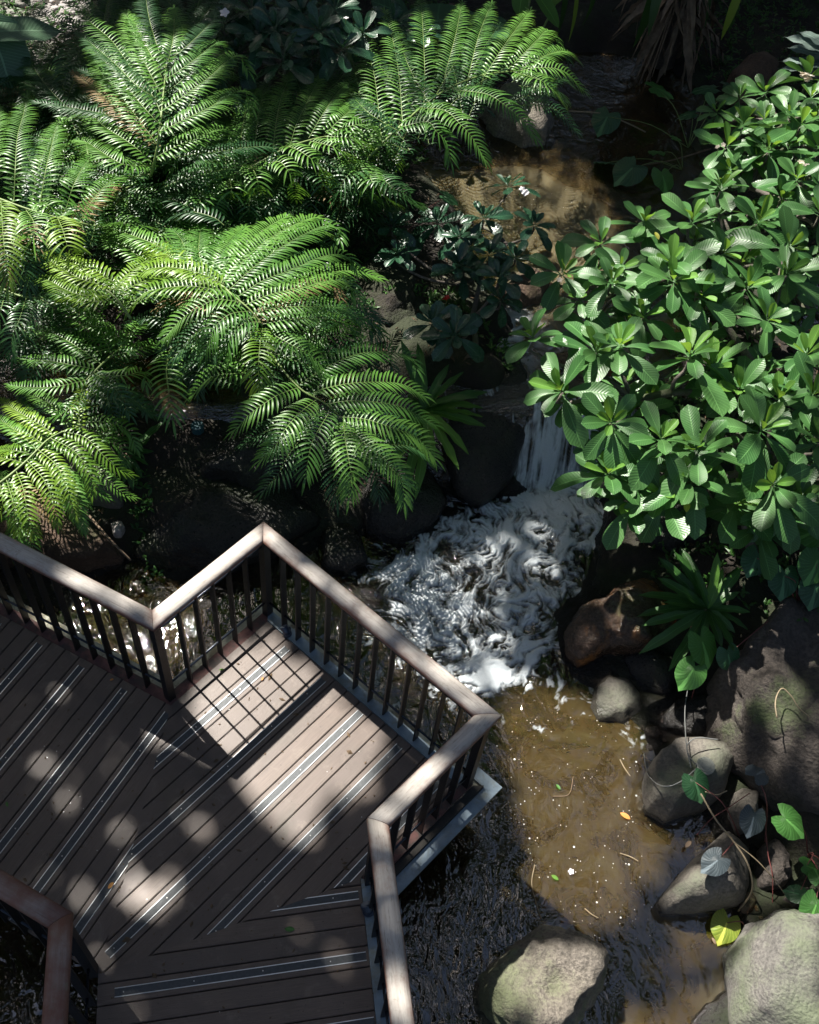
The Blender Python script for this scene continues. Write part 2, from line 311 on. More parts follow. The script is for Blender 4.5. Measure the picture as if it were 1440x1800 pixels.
# water: tinted, slightly silty, glossy; foam where the attribute says so
def m_water(name):
    m, nt, b = mat(name); out = nt.nodes['Material Output']
    w = node(nt, 'ShaderNodeNewGeometry').outputs['Position']
    at_ = node(nt, 'ShaderNodeAttribute', attribute_name='foam'); foam = at_.outputs['Fac']
    fl = node(nt, 'ShaderNodeAttribute', attribute_name='flow'); flow = fl.outputs['Vector']
    rip = node(nt, 'ShaderNodeAttribute', attribute_name='ripple').outputs['Fac']
    n1 = noise(nt, flow, 7.0, 11, .70, .55); n2 = noise(nt, flow, 26, 8, .75, .6); n3 = noise(nt, w, 95, 4, .7)
    wr = noise(nt, flow, 6.5, 2, .45, .8); wr2 = noise(nt, flow, 30, 2, .5, .5)
    # ridged filaments
    rid = math_(nt, 'SUBTRACT', 1., math_(nt, 'MULTIPLY', math_(nt, 'ABSOLUTE', math_(nt, 'SUBTRACT', n2, .5)), 5.), clamp=True)
    rid1 = math_(nt, 'SUBTRACT', 1., math_(nt, 'MULTIPLY', math_(nt, 'ABSOLUTE', math_(nt, 'SUBTRACT', n1, .5)), 4.5), clamp=True)
    def cen(x, m, k): return math_(nt, 'MULTIPLY', math_(nt, 'SUBTRACT', x, m), k)
    fm = math_(nt, 'ADD', foam, math_(nt, 'MULTIPLY', cen(n3, .5, .55), math_(nt, 'MULTIPLY', foam, math_(nt, 'SUBTRACT', 1.25, foam))))
    fmask = ramp(nt, fm, [(.04, (0,)*3), (.35, (.38,)*3), (.85, (.96,)*3)])
    bsrc = math_(nt, 'ADD', math_(nt, 'MULTIPLY', wr, 1.), math_(nt, 'MULTIPLY', wr2, .16))
    bw = node(nt, 'ShaderNodeBump', i_Distance=.065); nt.links.new(bsrc, bw.inputs['Height']); nt.links.new(rip, bw.inputs['Strength'])
    gl = node(nt, 'ShaderNodeBsdfGlossy', i_Roughness=.04); nt.links.new(bw.outputs[0], gl.inputs['Normal']); gl.inputs[0].default_value = (1, 1, 1, 1)
    tr = node(nt, 'ShaderNodeBsdfTransparent'); tr.inputs[0].default_value = (.70, .50, .25, 1)
    df = node(nt, 'ShaderNodeBsdfPrincipled', i_Roughness=1.0); df.inputs['Specular IOR Level'].default_value = 0; df.inputs['Subsurface Weight'].default_value = 1.; df.inputs['Subsurface Radius'].default_value = (1, .8, .5); df.inputs['Subsurface Scale'].default_value = .16; silt = noise(nt, w, 3.0, 7, .62, .8)
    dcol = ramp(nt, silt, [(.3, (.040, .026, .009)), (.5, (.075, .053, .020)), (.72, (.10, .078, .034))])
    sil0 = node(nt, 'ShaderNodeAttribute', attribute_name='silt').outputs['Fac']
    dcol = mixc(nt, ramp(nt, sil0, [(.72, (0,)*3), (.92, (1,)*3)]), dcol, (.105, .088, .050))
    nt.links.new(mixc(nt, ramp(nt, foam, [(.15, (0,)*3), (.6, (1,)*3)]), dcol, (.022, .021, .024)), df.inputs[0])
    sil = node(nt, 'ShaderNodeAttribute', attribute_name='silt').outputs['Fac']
    body = node(nt, 'ShaderNodeMixShader'); nt.links.new(sil, body.inputs[0]); nt.links.new(tr.outputs[0], body.inputs[1]); nt.links.new(df.outputs[0], body.inputs[2])
    fr = node(nt, 'ShaderNodeFresnel', i_IOR=1.5); nt.links.new(bw.outputs[0], fr.inputs['Normal'])
    wat = node(nt, 'ShaderNodeMixShader'); nt.links.new(math_(nt, 'ADD', fr.outputs[0], .075), wat.inputs[0]); nt.links.new(body.outputs[0], wat.inputs[1]); nt.links.new(gl.outputs[0], wat.inputs[2])
    fb = node(nt, 'ShaderNodeBump', i_Strength=.45, i_Distance=.018); nt.links.new(math_(nt, 'ADD', fm, math_(nt, 'MULTIPLY', n3, .2)), fb.inputs['Height'])
    nt.links.new(mixc(nt, n2, (.50, .56, .60), (.76, .80, .82)), b.inputs['Base Color']); b.inputs['Subsurface Weight'].default_value = .6; b.inputs['Subsurface Radius'].default_value = (1, 1, 1); b.inputs['Subsurface Scale'].default_value = .03; b.inputs['Roughness'].default_value = .85; b.inputs['Specular IOR Level'].default_value = .15
    nt.links.new(fb.outputs[0], b.inputs['Normal'])
    mx = node(nt, 'ShaderNodeMixShader'); nt.links.new(fmask, mx.inputs[0]); nt.links.new(wat.outputs[0], mx.inputs[1]); nt.links.new(b.outputs[0], mx.inputs[2])
    nt.links.new(mx.outputs[0], out.inputs[0]); return m
M['water'] = m_water('stream_water')

# ------------------------------------------------------------------ terrain
ZL, ZU = -0.60, 0.15             # water levels below and above the fall
CTRL = [(100,1200,-.95),(300,1300,-.95),(200,1080,-.85),(400,1090,-.85),(600,1300,-.95),(700,1450,-.95),(900,1350,-.85),(1000,1500,-.78),(950,1700,-.8),(750,1750,-1.0),(100,1750,-1.0),(1100,1600,-.74),(1050,1350,-.76),(850,1150,-.9),(750,1050,-.85),(950,1000,-.9),(1000,920,-.8),(850,960,-.85),(1200,1780,-.76),(1210,1650,-.72),(1180,1480,-.70),(500,1500,-1.0),(300,1700,-1),(0,1400,-1),(-200,1700,-1),(1000,1850,-.8),(600,2100,-1),(1300,2000,-.7),
 (0,1020,-.55),(100,1025,-.58),(230,1030,-.68),(450,1010,-.72),(600,1000,-.72),(670,965,-.68),(780,880,-.6),
 (60,940,-.25),(150,900,-.15),(300,850,-.05),(450,850,-.15),(600,870,-.35),(700,830,-.3),(350,750,.1),(200,750,.2),(500,650,.3),(650,550,.35),(730,600,.38),(300,500,.4),(100,500,.4),(500,350,.4),(690,400,.3),(300,200,.5),(100,100,.5),(600,100,.5),(-300,300,.5),(-300,800,.4),(-200,1000,0),(800,60,.4),(700,330,.3),(740,470,.35),(850,640,.32),(840,760,-.2),(800,540,.36),
 (950,400,-.1),(850,340,-.05),(1000,250,-.15),(1100,300,-.15),(1150,200,-.15),(1050,170,-.1),(1150,400,-.1),(1150,470,-.05),(950,480,.02),(990,560,-.05),(1090,560,.0),(1090,640,.06),(1000,660,.06),(930,570,.05),(870,560,.2),
 (960,700,.08),(1080,700,.08),(940,770,-.3),(1060,780,-.3),(930,850,-.8),(1050,860,-.75),
 (1150,930,-.3),(1200,1050,-.2),(1300,1000,.1),(1400,900,.3),(1200,800,.25),(1170,700,.25),(1300,600,.4),(1250,450,.25),(1400,300,.4),(1290,220,.3),(1440,100,.5),(1250,110,.3),(1100,40,.3),(1180,1200,-.58),(1230,1290,-.58),(1330,1420,-.45),(1340,1530,-.55),(1440,1650,-.4),(1440,1400,-.1),(1440,1100,.1),(1000,20,.4),(1150,1120,-.45),(1600,900,.6),(1700,1500,.3),(1700,300,.7),(600,-200,.8),(1200,-200,.7),(0,-200,.8),(1090,1100,-.62),(1500,1800,-.3)]
CW = np.array([at(*c) for c in CTRL])
NT = RNG.random(8)
def vnoise(X, Y, s, seed=0):
    """cheap value noise on arrays"""
    x = X*s+seed*17.3; y = Y*s-seed*9.1; xi = np.floor(x).astype(int); yi = np.floor(y).astype(int); fx = x-xi; fy = y-yi
    fx = fx*fx*(3-2*fx); fy = fy*fy*(3-2*fy)
    def h(a, b):
        n = (a*374761393 + b*668265263 + seed*144269) & 0xffffffff; n = ((n ^ (n >> 13)) * 1274126177) & 0xffffffff
        return ((n ^ (n >> 16)) & 0xffff) / 65535.
    return (h(xi,yi)*(1-fx)+h(xi+1,yi)*fx)*(1-fy) + (h(xi,yi+1)*(1-fx)+h(xi+1,yi+1)*fx)*fy
def vfbm(X, Y, s, o=4, seed=0):
    a = 0; k = 1; t = 0
    for i in range(o): a = a + k*vnoise(X, Y, s*2**i, seed+i); t += k; k *= .5
    return a/t
def ground(X, Y):
    X = np.asarray(X, float); Y = np.asarray(Y, float); num = 0; den = 0
    for c in CW:
        w = 1/(((X-c[0])**2 + (Y-c[1])**2) + .01)**1.7
        num = num + w*c[2]; den = den + w
    h = num/den
    far = sstep(8, 40, np.hypot(X, Y-6)); h = h*(1-far) + .8*far
    return h + (vfbm(X, Y, 2.2, 5, 3)-.5)*.16 + (vfbm(X, Y, 14, 3, 8)-.5)*.035
def grid_mesh(name, xs, ys, zf, mats, keep=None, attrs=None):
    X, Y = np.meshgrid(xs, ys); Z = zf(X, Y); nx, ny = len(xs), len(ys)
    V = np.stack([X, Y, Z], -1).reshape(-1, 3); idx = np.arange(nx*ny).reshape(ny, nx)
    F = np.stack([idx[:-1, :-1], idx[:-1, 1:], idx[1:, 1:], idx[1:, :-1]], -1).reshape(-1, 4)
    if keep is not None:
        k = keep(X, Y, Z); kc = (k[:-1, :-1] | k[:-1, 1:] | k[1:, 1:] | k[1:, :-1]).reshape(-1); F = F[kc]
        used = np.unique(F); remap = -np.ones(len(V), int); remap[used] = np.arange(len(used)); V = V[used]; F = remap[F]
    else: used = np.arange(len(V))
    me = bpy.data.meshes.new(name); me.from_pydata(V.tolist(), [], F.tolist())
    me.polygons.foreach_set('use_smooth', [True]*len(me.polygons))
    for m in mats: me.materials.append(m)
    if attrs:
        for an, (typ, fn) in attrs.items():
            val = fn(X, Y).reshape(len(X.ravel()), -1)[used]
            a = me.attributes.new(an, typ, 'POINT'); a.data.foreach_set('value' if typ == 'FLOAT' else 'vector', val.astype(np.float32).ravel())
    me.update(); return link(bpy.data.objects.new(name, me))
def uneven(a, b, c, d, fine, coarse):
    return np.unique(np.round(np.r_[np.linspace(a, b, coarse), np.linspace(b, c, fine), np.linspace(c, d, coarse)], 5))
xs = np.unique(np.r_[np.linspace(-60, -7, 14), np.linspace(-7, 7, 320), np.linspace(7, 60, 14)])
ys = np.unique(np.r_[np.linspace(-40, -1, 10), np.linspace(-1, 15, 360), np.linspace(15, 80, 14)])
ter = grid_mesh('ground', xs, ys, ground, [M['soil']]); tag(ter, 'dark moist earth of the stream banks and bed', None, None, 'structure')
del ter['label']

# ------------------------------------------------------------------ water
LIP0, LIP1 = at(930, 705, ZU)[:2], at(1140, 700, ZU)[:2]
BAS0 = at(900, 862, ZL)[:2]; _d = LIP1-LIP0; _d /= np.linalg.norm(_d); _n = np.array([_d[1], -_d[0]])
FALL_L = abs((BAS0-LIP0) @ _n); 
if (BAS0-LIP0) @ _n < 0: _n = -_n
FOAM_PX = [(655,1010),(700,962),(780,905),(870,820),(925,745),(945,695),(1130,690),(1100,800),(1085,870),(1092,950),(1040,1045),(985,1110),(975,1185),(900,1215),(850,1235),(770,1170),(700,1110),(660,1060)]
FOAM = np.array([at(x, y, ZL if y > 800 else (ZU if y < 720 else -.3)) for x, y in FOAM_PX])
FC = at(880, 990, ZL)
def water_z(X, Y):
    s = ((X-LIP0[0])*_n[0] + (Y-LIP0[1])*_n[1]) / FALL_L
    z = ZU + (ZL-ZU)*sstep(-.05, 1.0, s)
    d = polydist(FOAM, X, Y); f = sstep(-.15, .3, d)
    t = np.abs(vfbm(X, Y, 4.5, 2, 11)-.5)*2; t2 = vfbm(X, Y, 12, 2, 21)-.5
    z = z + f*((.5-t)*.045 + t2*.016 + (w_foam(X, Y)-.4)*.030) + (vfbm(X, Y, 3.0, 3, 5)-.5)*.012
    return z
def bil(A, gx, gy):
    n0, n1 = A.shape; gx = np.clip(gx, 0, n1-1.001); gy = np.clip(gy, 0, n0-1.001); xi = gx.astype(int); yi = gy.astype(int); fx = gx-xi; fy = gy-yi
    return (A[yi, xi]*(1-fx)+A[yi, xi+1]*fx)*(1-fy)+(A[yi+1, xi]*(1-fx)+A[yi+1, xi+1]*fx)*fy
FB = (FOAM[:, 0].min()-.25, FOAM[:, 0].max()+.25, FOAM[:, 1].min()-.25, FOAM[:, 1].max()+.25); GH = .006
def foam_field():
    """foam as streaks: noise smeared along a turbulent velocity field"""
    gx = np.arange(FB[0], FB[1], GH); gy = np.arange(FB[2], FB[3], GH); X, Y = np.meshgrid(gx, gy); rng = np.random.default_rng(5)
    s = ((X-LIP0[0])*_n[0] + (Y-LIP0[1])*_n[1]) / FALL_L
    psi = vfbm(X, Y, 2.2, 2, 101)*.44 + vfbm(X, Y, 7.0, 3, 111)*.105; gy_, gx_ = np.gradient(psi, GH)
    tgt = at(800, 1180, ZL); out = np.stack([tgt[0]-X, tgt[1]-Y], -1); out /= np.linalg.norm(out, axis=-1, keepdims=True)+1e-6
    k = sstep(.2, 1.3, s)[..., None]; base = (1-k)*_n*1.1 + k*(out*.34+_n*.30)
    turb = sstep(.5, 1.2, s)*.9+.1
    vx = base[..., 0]+gy_*turb; vy = base[..., 1]-gx_*turb; vl = np.hypot(vx, vy)+1e-6; vx /= vl; vy /= vl
    nz = rng.random(X.shape); nz = (nz + np.roll(nz, 1, 0)+np.roll(nz, 1, 1)+np.roll(nz, (1, 1), (0, 1)))/4; nn = vfbm(X, Y, 24, 3, 161); nz = .55*(nn-nn.mean())/nn.std() + .7*(nz-nz.mean())/nz.std()
    I, J = np.meshgrid(np.arange(X.shape[1], dtype=float), np.arange(X.shape[0], dtype=float)); acc = bil(nz, I, J); tot = 1
    for sg in (-1, 1):
        px_, py_ = I.copy(), J.copy()
        for q in range(12):
            px_ += sg*bil(vx, px_, py_)*1.0; py_ += sg*bil(vy, px_, py_)*1.0; acc = acc + bil(nz, px_, py_); tot += 1
    lic = acc/tot; lic = (lic-lic.mean())/lic.std(); lic = .9*lic + .22*nz
    # clots of foam carried with the same flow
    wx, wy = X - vx*.05, Y - vy*.05
    cl = vfbm(wx, wy, 5.0, 6, 121); cl = (cl-cl.mean())/cl.std(); cl2 = vfbm(wx, wy, 17, 3, 131); cl2 = (cl2-cl2.mean())/cl2.std()
    rid = 1-np.abs(cl2)*1.3; rid = np.clip(rid, -1, 1)
    d = polydist(FOAM, X, Y)+(vfbm(X, Y, 3.5, 4, 141)-.5)*.34
    dens = -1.15 + 1.66*sstep(-.16, .30, d)
    for (x, y, r, a) in ((930, 1000, .30, -.45), (990, 1090, .26, -.75), (1040, 1000, .22, -.75), (830, 1010, .22, -.45), (900, 1090, .2, -.3), (1010, 760, .3, -.15), (730, 1040, .2, .5), (800, 1120, .2, .5), (860, 1190, .18, .45), (830, 915, .28, .55), (960, 880, .25, .35), (930, 960, .14, .5), (1020, 800, .34, .5), (760, 1080, .25, .25)):
        c = at(x, y, ZL if y > 800 else -.2); dens = dens + a*np.exp(-((X-c[0])**2+(Y-c[1])**2)/r**2)
    edge = sstep(0, .12, np.minimum(np.minimum(X-FB[0], FB[1]-X), np.minimum(Y-FB[2], FB[3]-Y)))
    f = sstep(-.75, 1.35, dens + .50*lic + .42*cl + .12*rid + .12*cl2)*edge
    return f
FF = foam_field()
def w_foam(X, Y):
    f = bil(FF, (X-FB[0])/GH, (Y-FB[2])/GH); ins = (X > FB[0]) & (X < FB[1]) & (Y > FB[2]) & (Y < FB[3]); f = np.where(ins, f, 0)
    sm = at(905, 590, ZU); g = .75*np.exp(-(((X-sm[0])/.22)**2+((Y-sm[1])/.35)**2))*(vfbm(X, Y, 14, 4, 151) > .45)
    return np.maximum(f, g)
def w_flow(X, Y):
    # flow coordinates: curl-like warp so foam swirls; stretched down the fall
    a = vfbm(X, Y, 1.6, 3, 31)-.5; b = vfbm(X, Y, 1.6, 3, 41)-.5
    s = (X*_n[0]+Y*_n[1]); t = (X*_d[0]+Y*_d[1]); fs = ((X-LIP0[0])*_n[0]+(Y-LIP0[1])*_n[1])/FALL_L
    st = 1-.55*np.exp(-((fs-.4)/.7)**2)
    return np.stack([s*.8*st+a*.22, t*(1.05+.7*np.exp(-((fs-.3)/.5)**2))+b*.22, 0*X], -1)
SH1 = np.array([at(x, y, ZL) for x, y in [(880,1260),(960,1210),(1110,1215),(1180,1300),(1220,1480),(1330,1600),(1300,1820),(1100,1880),(1010,1640),(930,1560),(880,1420)]])
SH2 = np.array([at(x, y, ZU) for x, y in [(740,300),(860,290),(960,310),(1060,360),(1080,450),(1130,640),(960,660),(900,520),(860,440)]])  # silty upper shallows; their sunlit patch is put into the paler water colour
def w_rip(X, Y):
    r = .36 + .34*vfbm(X, Y, .9, 2, 51); d = polydist(FOAM, X, Y)
    up = Y > 6.6
    r = np.where(up, .35, r); r = r + .5*sstep(-1.1, 0, d)
    return np.clip(r*(1-.72*sstep(-.6, .25, polydist(SH1, X, Y)))*(1-.5*sstep(-.2, .3, polydist(SH2, X, Y))), 0, 1)
POOLX = (-4.6, 4.6)
fb = (FOAM[:, 0].min()-.25, FOAM[:, 0].max()+.25, FOAM[:, 1].min()-.25, FOAM[:, 1].max()+.25)
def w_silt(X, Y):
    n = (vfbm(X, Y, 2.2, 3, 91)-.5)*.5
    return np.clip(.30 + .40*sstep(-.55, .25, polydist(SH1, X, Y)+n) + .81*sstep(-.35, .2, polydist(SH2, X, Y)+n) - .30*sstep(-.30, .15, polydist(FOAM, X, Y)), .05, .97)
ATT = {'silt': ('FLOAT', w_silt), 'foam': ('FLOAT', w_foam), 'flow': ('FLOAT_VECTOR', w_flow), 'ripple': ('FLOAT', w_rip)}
kz = lambda X, Y, Z: (Z > ground(X, Y)-.12) & ~((Y > 4.2) & (X < -1.0)) | ((Y < 4.2))
H = .0065
xa = np.arange(round(fb[0]/H)*H, fb[1], H); ya = np.arange(round(fb[2]/H)*H, fb[3], H)
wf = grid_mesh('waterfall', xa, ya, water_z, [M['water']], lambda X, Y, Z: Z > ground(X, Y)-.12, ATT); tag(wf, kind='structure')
x0, x1, y0, y1 = xa[0], xa[-1], ya[0], ya[-1]
xb = np.unique(np.round(np.r_[np.arange(POOLX[0], x0, .045), x0, np.arange(x0+.04, x1, .04), x1, np.arange(x1+.04, POOLX[1], .045)], 4))
yb = np.unique(np.round(np.r_[np.arange(-1.5, y0, .045), y0, np.arange(y0+.04, y1, .04), y1, np.arange(y1+.04, 13.5, .045)], 4))
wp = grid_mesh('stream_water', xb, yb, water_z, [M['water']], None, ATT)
def cut_water(o):
    me = o.data; n = len(me.polygons); vi = np.empty(n*4, int); me.polygons.foreach_get('vertices', vi)
    co = np.empty(len(me.vertices)*3); me.vertices.foreach_get('co', co); co = co.reshape(-1, 3); c = co[vi.reshape(-1, 4)].mean(1)
    ins = (c[:, 0] > x0) & (c[:, 0] < x1) & (c[:, 1] > y0) & (c[:, 1] < y1)
    hid = c[:, 2] < ground(c[:, 0], c[:, 1])-.15
    import bmesh
    bm = bmesh.new(); bm.from_mesh(me); bm.faces.ensure_lookup_table()
    bmesh.ops.delete(bm, geom=[bm.faces[i] for i in np.nonzero(ins | hid)[0]], context='FACES'); bm.to_mesh(me); bm.free()
cut_water(wp); tag(wp, kind='structure')

# ------------------------------------------------------------------ rocks
def ico(sub):
    import bmesh
    bm = bmesh.new(); bmesh.ops.create_icosphere(bm, subdivisions=sub, radius=1)
    V = np.array([v.co[:] for v in bm.verts]); F = [tuple(v.index for v in f.verts) for f in bm.faces]; bm.free(); return V, F
ICO = {k: ico(k) for k in (2, 3, 4, 5)}
def rock(px, zb, zt, material, label, name='boulder', sub=5, p=2.6, rough=.05, facets=14, seed=0, lean=(0, 0), group=None, parent=None, cat='rock', top=None):
    """boulder whose plan outline is the traced polygon; zb..zt are its bottom and top heights"""
    rng = np.random.default_rng(seed+100); zm = zb + (zt-zb)*.55
    W = np.array([at(x, y, zm) for x, y in px])[:, :2]; c = W.mean(0); P = W-c
    ang = np.arctan2(P[:, 1], P[:, 0]); V, F = ICO[sub]; V = V.copy()
    th = np.arctan2(V[:, 1], V[:, 0]); rr = np.zeros(len(V))
    dx, dy = np.cos(th), np.sin(th)
    for i in range(len(P)):
        a = P[i]; b = P[(i+1) % len(P)]; e = b-a; den = dx*e[1]-dy*e[0]
        t = (a[0]*e[1]-a[1]*e[0])/np.where(abs(den) < 1e-9, 1e-9, den); s = (a[0]*dy-a[1]*dx)/np.where(abs(den) < 1e-9, 1e-9, den)
        ok = (t > 0) & (s >= -.001) & (s <= 1.001); rr = np.where(ok, np.maximum(rr, t), rr)
    rr = np.where(rr == 0, rr[rr > 0].mean(), rr)
    # facet the sphere
    n = rng.normal(size=(facets, 3)); n /= np.linalg.norm(n, axis=1)[:, None]; dd = rng.uniform(.74, .96, facets)
    q = (V @ n.T)/dd; k = 1/np.maximum(1, (np.clip(q, 0, None)**20).sum(1)**.05); D = V*k[:, None]
    sz = D[:, 2]; hor = np.hypot(D[:, 0], D[:, 1]); hs = np.clip(hor, 0, 1)**(2/p)*1.0
    X = dx*rr*hs; Y = dy*rr*hs; zc = (zb+zt)/2; Z = zc + np.sign(sz)*np.abs(sz)**(.85)*(zt-zb)/2
    R0 = rr.mean(); out = np.stack([X + c[0] + lean[0]*(Z-zc), Y + c[1] + lean[1]*(Z-zc), Z], 1)
    nr = V
    disp = np.array([fbm(v, 2.6/R0*.5, 5) for v in out])*R0*rough*2.2 + np.array([fbm(v+7, 15, 4) for v in out])*rough*.22
    rid = np.array([abs(mnoise.noise(Vector(v)*(1.6/R0))) for v in out]); disp -= np.exp(-(rid/.045)**2)*R0*rough*.55
    out = out + nr*disp[:, None]
    mb = MB(); mb.add(out, F)
    o = mb.build(name, material, parent, smooth=True, label=label if parent is None else None, cat=cat if parent is None else None, group=group, origin=(c[0], c[1], max(zb, -1)) if parent is None else None)
    return o
rock([(872,1680),(905,1650),(960,1643),(1010,1652),(1060,1664),(1078,1690),(1070,1740),(1040,1775),(1010,1830),(960,1870),(900,1860),(850,1790),(842,1720)], -1.0, -.12, M['rock_lit'], 'sunlit mossy granite boulder standing in the shallow water beside the handrail', seed=3, rough=.085, facets=22, p=3)
rock([(1325,1605),(1385,1597),(1460,1610),(1520,1700),(1500,1850),(1380,1880),(1290,1810),(1284,1720),(1292,1660)], -.95, .15, M['rock_right'], 'large pale grey boulder with greenish side at the lower right corner', seed=5, rough=.045, facets=14, p=3)
rock([(1270,1466),(1310,1500),(1322,1560),(1310,1590),(1230,1605),(1165,1607),(1154,1585),(1190,1540),(1230,1500)], -.95, -.18, M['rock_grey'], 'wedge shaped grey stone with a dark leaf shading its face', seed=8, rough=.02, facets=8, p=2.2)
rock([(1140,1330),(1175,1309),(1225,1308),(1270,1320),(1284,1350),(1270,1400),(1215,1440),(1165,1458),(1128,1430),(1125,1380)], -.95, -.15, M['rock_grey'], 'rounded grey green stone under the round light fixture', seed=11, rough=.018, facets=9)
BR = [(1290,1120),(1340,1075),(1410,1065),(1500,1080),(1560,1250),(1500,1420),(1430,1450),(1370,1400),(1310,1350),(1270,1290),(1268,1200)]
rock(BR, -.9, .32, M['rock_rough'], 'huge rough dark brown boulder on the right bank with a broken face', seed=14, rough=.09, facets=14, p=3.2)
rock([(1040,1215),(1062,1192),(1100,1196),(1128,1230),(1128,1262),(1095,1284),(1050,1276),(1032,1250)], -.85, -.5, M['rock_grey'], 'flat pale cracked stone at the edge of the brown shallows', seed=17, rough=.03, facets=9, sub=4, p=4)
rock([(1030,1075),(1070,1045),(1120,1035),(1175,1060),(1190,1110),(1140,1150),(1060,1160),(1010,1175),(978,1160),(985,1110)], -.9, -.12, M['rock_wet'], 'wet rust coloured boulder at the right edge of the white water', seed=21, rough=.06, facets=14, p=3)
rock([(1085,1160),(1130,1148),(1190,1160),(1205,1200),(1180,1228),(1130,1215),(1095,1190)], -.85, -.36, M['rock_dark'], 'dark smooth stone below the strap leaved plant', seed=23, rough=.02, sub=4)
rock([(1282,1395),(1300,1385),(1325,1400),(1325,1440),(1318,1470),(1295,1475),(1275,1440)], -.8, -.28, M['rock_grey'], 'small upright greenish stone between the round stone and the huge boulder', seed=26, rough=.025, sub=4)
rock([(1325,1490),(1355,1478),(1382,1510),(1388,1550),(1360,1572),(1328,1562)], -.8, -.32, M['rock_rough'], 'small dark stone behind the wedge shaped stone', seed=29, sub=4)
rock([(1262,1740),(1292,1725),(1310,1790),(1280,1850),(1190,1850),(1210,1795)], -.95, -.42, M['rock_dark'], 'low dark slab beside the large pale boulder', seed=31, sub=4, rough=.025)
rock([(1150,1640),(1230,1625),(1270,1660),(1265,1720),(1200,1760),(1150,1720)], -.95, -.63, M['rock_grey'], 'brown flat rock lying just under the shallow water', seed=33, sub=4, rough=.02, name='sunken_rock')
rock([(1378,1575),(1400,1562),(1440,1575),(1450,1600),(1400,1600)], -.6, -.28, M['rock_rough'], 'small tan stone above the large pale boulder', seed=34, sub=4)
# left bank boulders
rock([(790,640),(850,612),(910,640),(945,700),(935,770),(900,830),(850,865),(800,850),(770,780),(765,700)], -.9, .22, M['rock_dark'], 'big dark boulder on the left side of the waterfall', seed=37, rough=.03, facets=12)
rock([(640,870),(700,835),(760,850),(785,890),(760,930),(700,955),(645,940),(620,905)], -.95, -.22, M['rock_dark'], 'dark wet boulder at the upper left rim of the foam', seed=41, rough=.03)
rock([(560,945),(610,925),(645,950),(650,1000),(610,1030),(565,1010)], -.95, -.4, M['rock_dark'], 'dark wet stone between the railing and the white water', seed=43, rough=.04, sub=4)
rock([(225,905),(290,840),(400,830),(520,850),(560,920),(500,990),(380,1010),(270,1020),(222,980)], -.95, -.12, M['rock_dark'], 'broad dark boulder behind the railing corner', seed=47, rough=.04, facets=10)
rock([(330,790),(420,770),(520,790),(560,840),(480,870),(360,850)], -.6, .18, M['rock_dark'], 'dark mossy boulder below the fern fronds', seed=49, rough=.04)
rock([(-60,900),(40,880),(140,895),(215,930),(222,985),(170,1015),(60,1005),(-60,980)], -.9, -.15, M['soil_red'], 'reddish earth covered boulder behind the left handrail', seed=53, rough=.05)
rock([(195,922),(214,917),(220,928),(214,942),(198,942)], -.22, -.08, M['pebble'], 'pale pebble lying on the earth bank behind the railing', name='pebble', seed=57, sub=3, rough=.01, cat='pebble')
rock([(116,886),(124,884),(127,892),(120,898)], -.2, -.1, M['pebble'], 'small bluish pebble under the lower left fern', name='pebble', seed=58, sub=3, rough=.01, cat='pebble')
rock([(110,800),(160,785),(215,830),(215,880),(160,890),(120,850)], -.4, .12, M['rock_grey'], 'mossy stone under the tips of the lower left fern', seed=61, rough=.03, sub=4)
rock([(600,480),(700,470),(760,520),(745,580),(680,600),(610,560)], -.1, .5, M['soil'], 'brown earth mound behind the fern tips', seed=63, rough=.05, name='earth_mound', cat='mound')
rock([(860,175),(905,158),(960,185),(982,215),(965,262),(920,275),(865,245),(845,205)], -.3, .5, M['rock_lit'], 'sunlit tan rock under the upper fern at the pond edge', seed=67, rough=.05)
rock([(960,640),(1010,625),(1080,640),(1100,680),(1040,705),(970,690)], -.3, .24, M['rock_wet'], 'wet brown rock at the lip of the waterfall', seed=71, rough=.04, sub=4)
rock([(870,500),(930,480),(975,500),(960,545),(900,560),(865,540)], -.2, .3, M['soil_red'], 'brown rock by the dark shrub at the pond outlet', seed=73, rough=.05, sub=4)
rock([(1280,130),(1340,95),(1375,110),(1350,160),(1300,185)], .1, .7, M['soil_red'], 'mossy brown rock on the far right bank of the pond', seed=77, rough=.05, sub=4)
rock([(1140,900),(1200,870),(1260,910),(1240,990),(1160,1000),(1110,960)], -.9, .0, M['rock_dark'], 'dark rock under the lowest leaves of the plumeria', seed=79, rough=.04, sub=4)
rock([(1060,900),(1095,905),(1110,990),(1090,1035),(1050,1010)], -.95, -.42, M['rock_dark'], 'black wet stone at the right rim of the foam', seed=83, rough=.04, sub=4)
rock([(1180,1230),(1240,1215),(1285,1250),(1275,1300),(1210,1310),(1150,1290)], -.8, -.45, M['rock_dark'], 'shaded stone between the flat stone and the huge boulder', seed=87, rough=.04, sub=4)

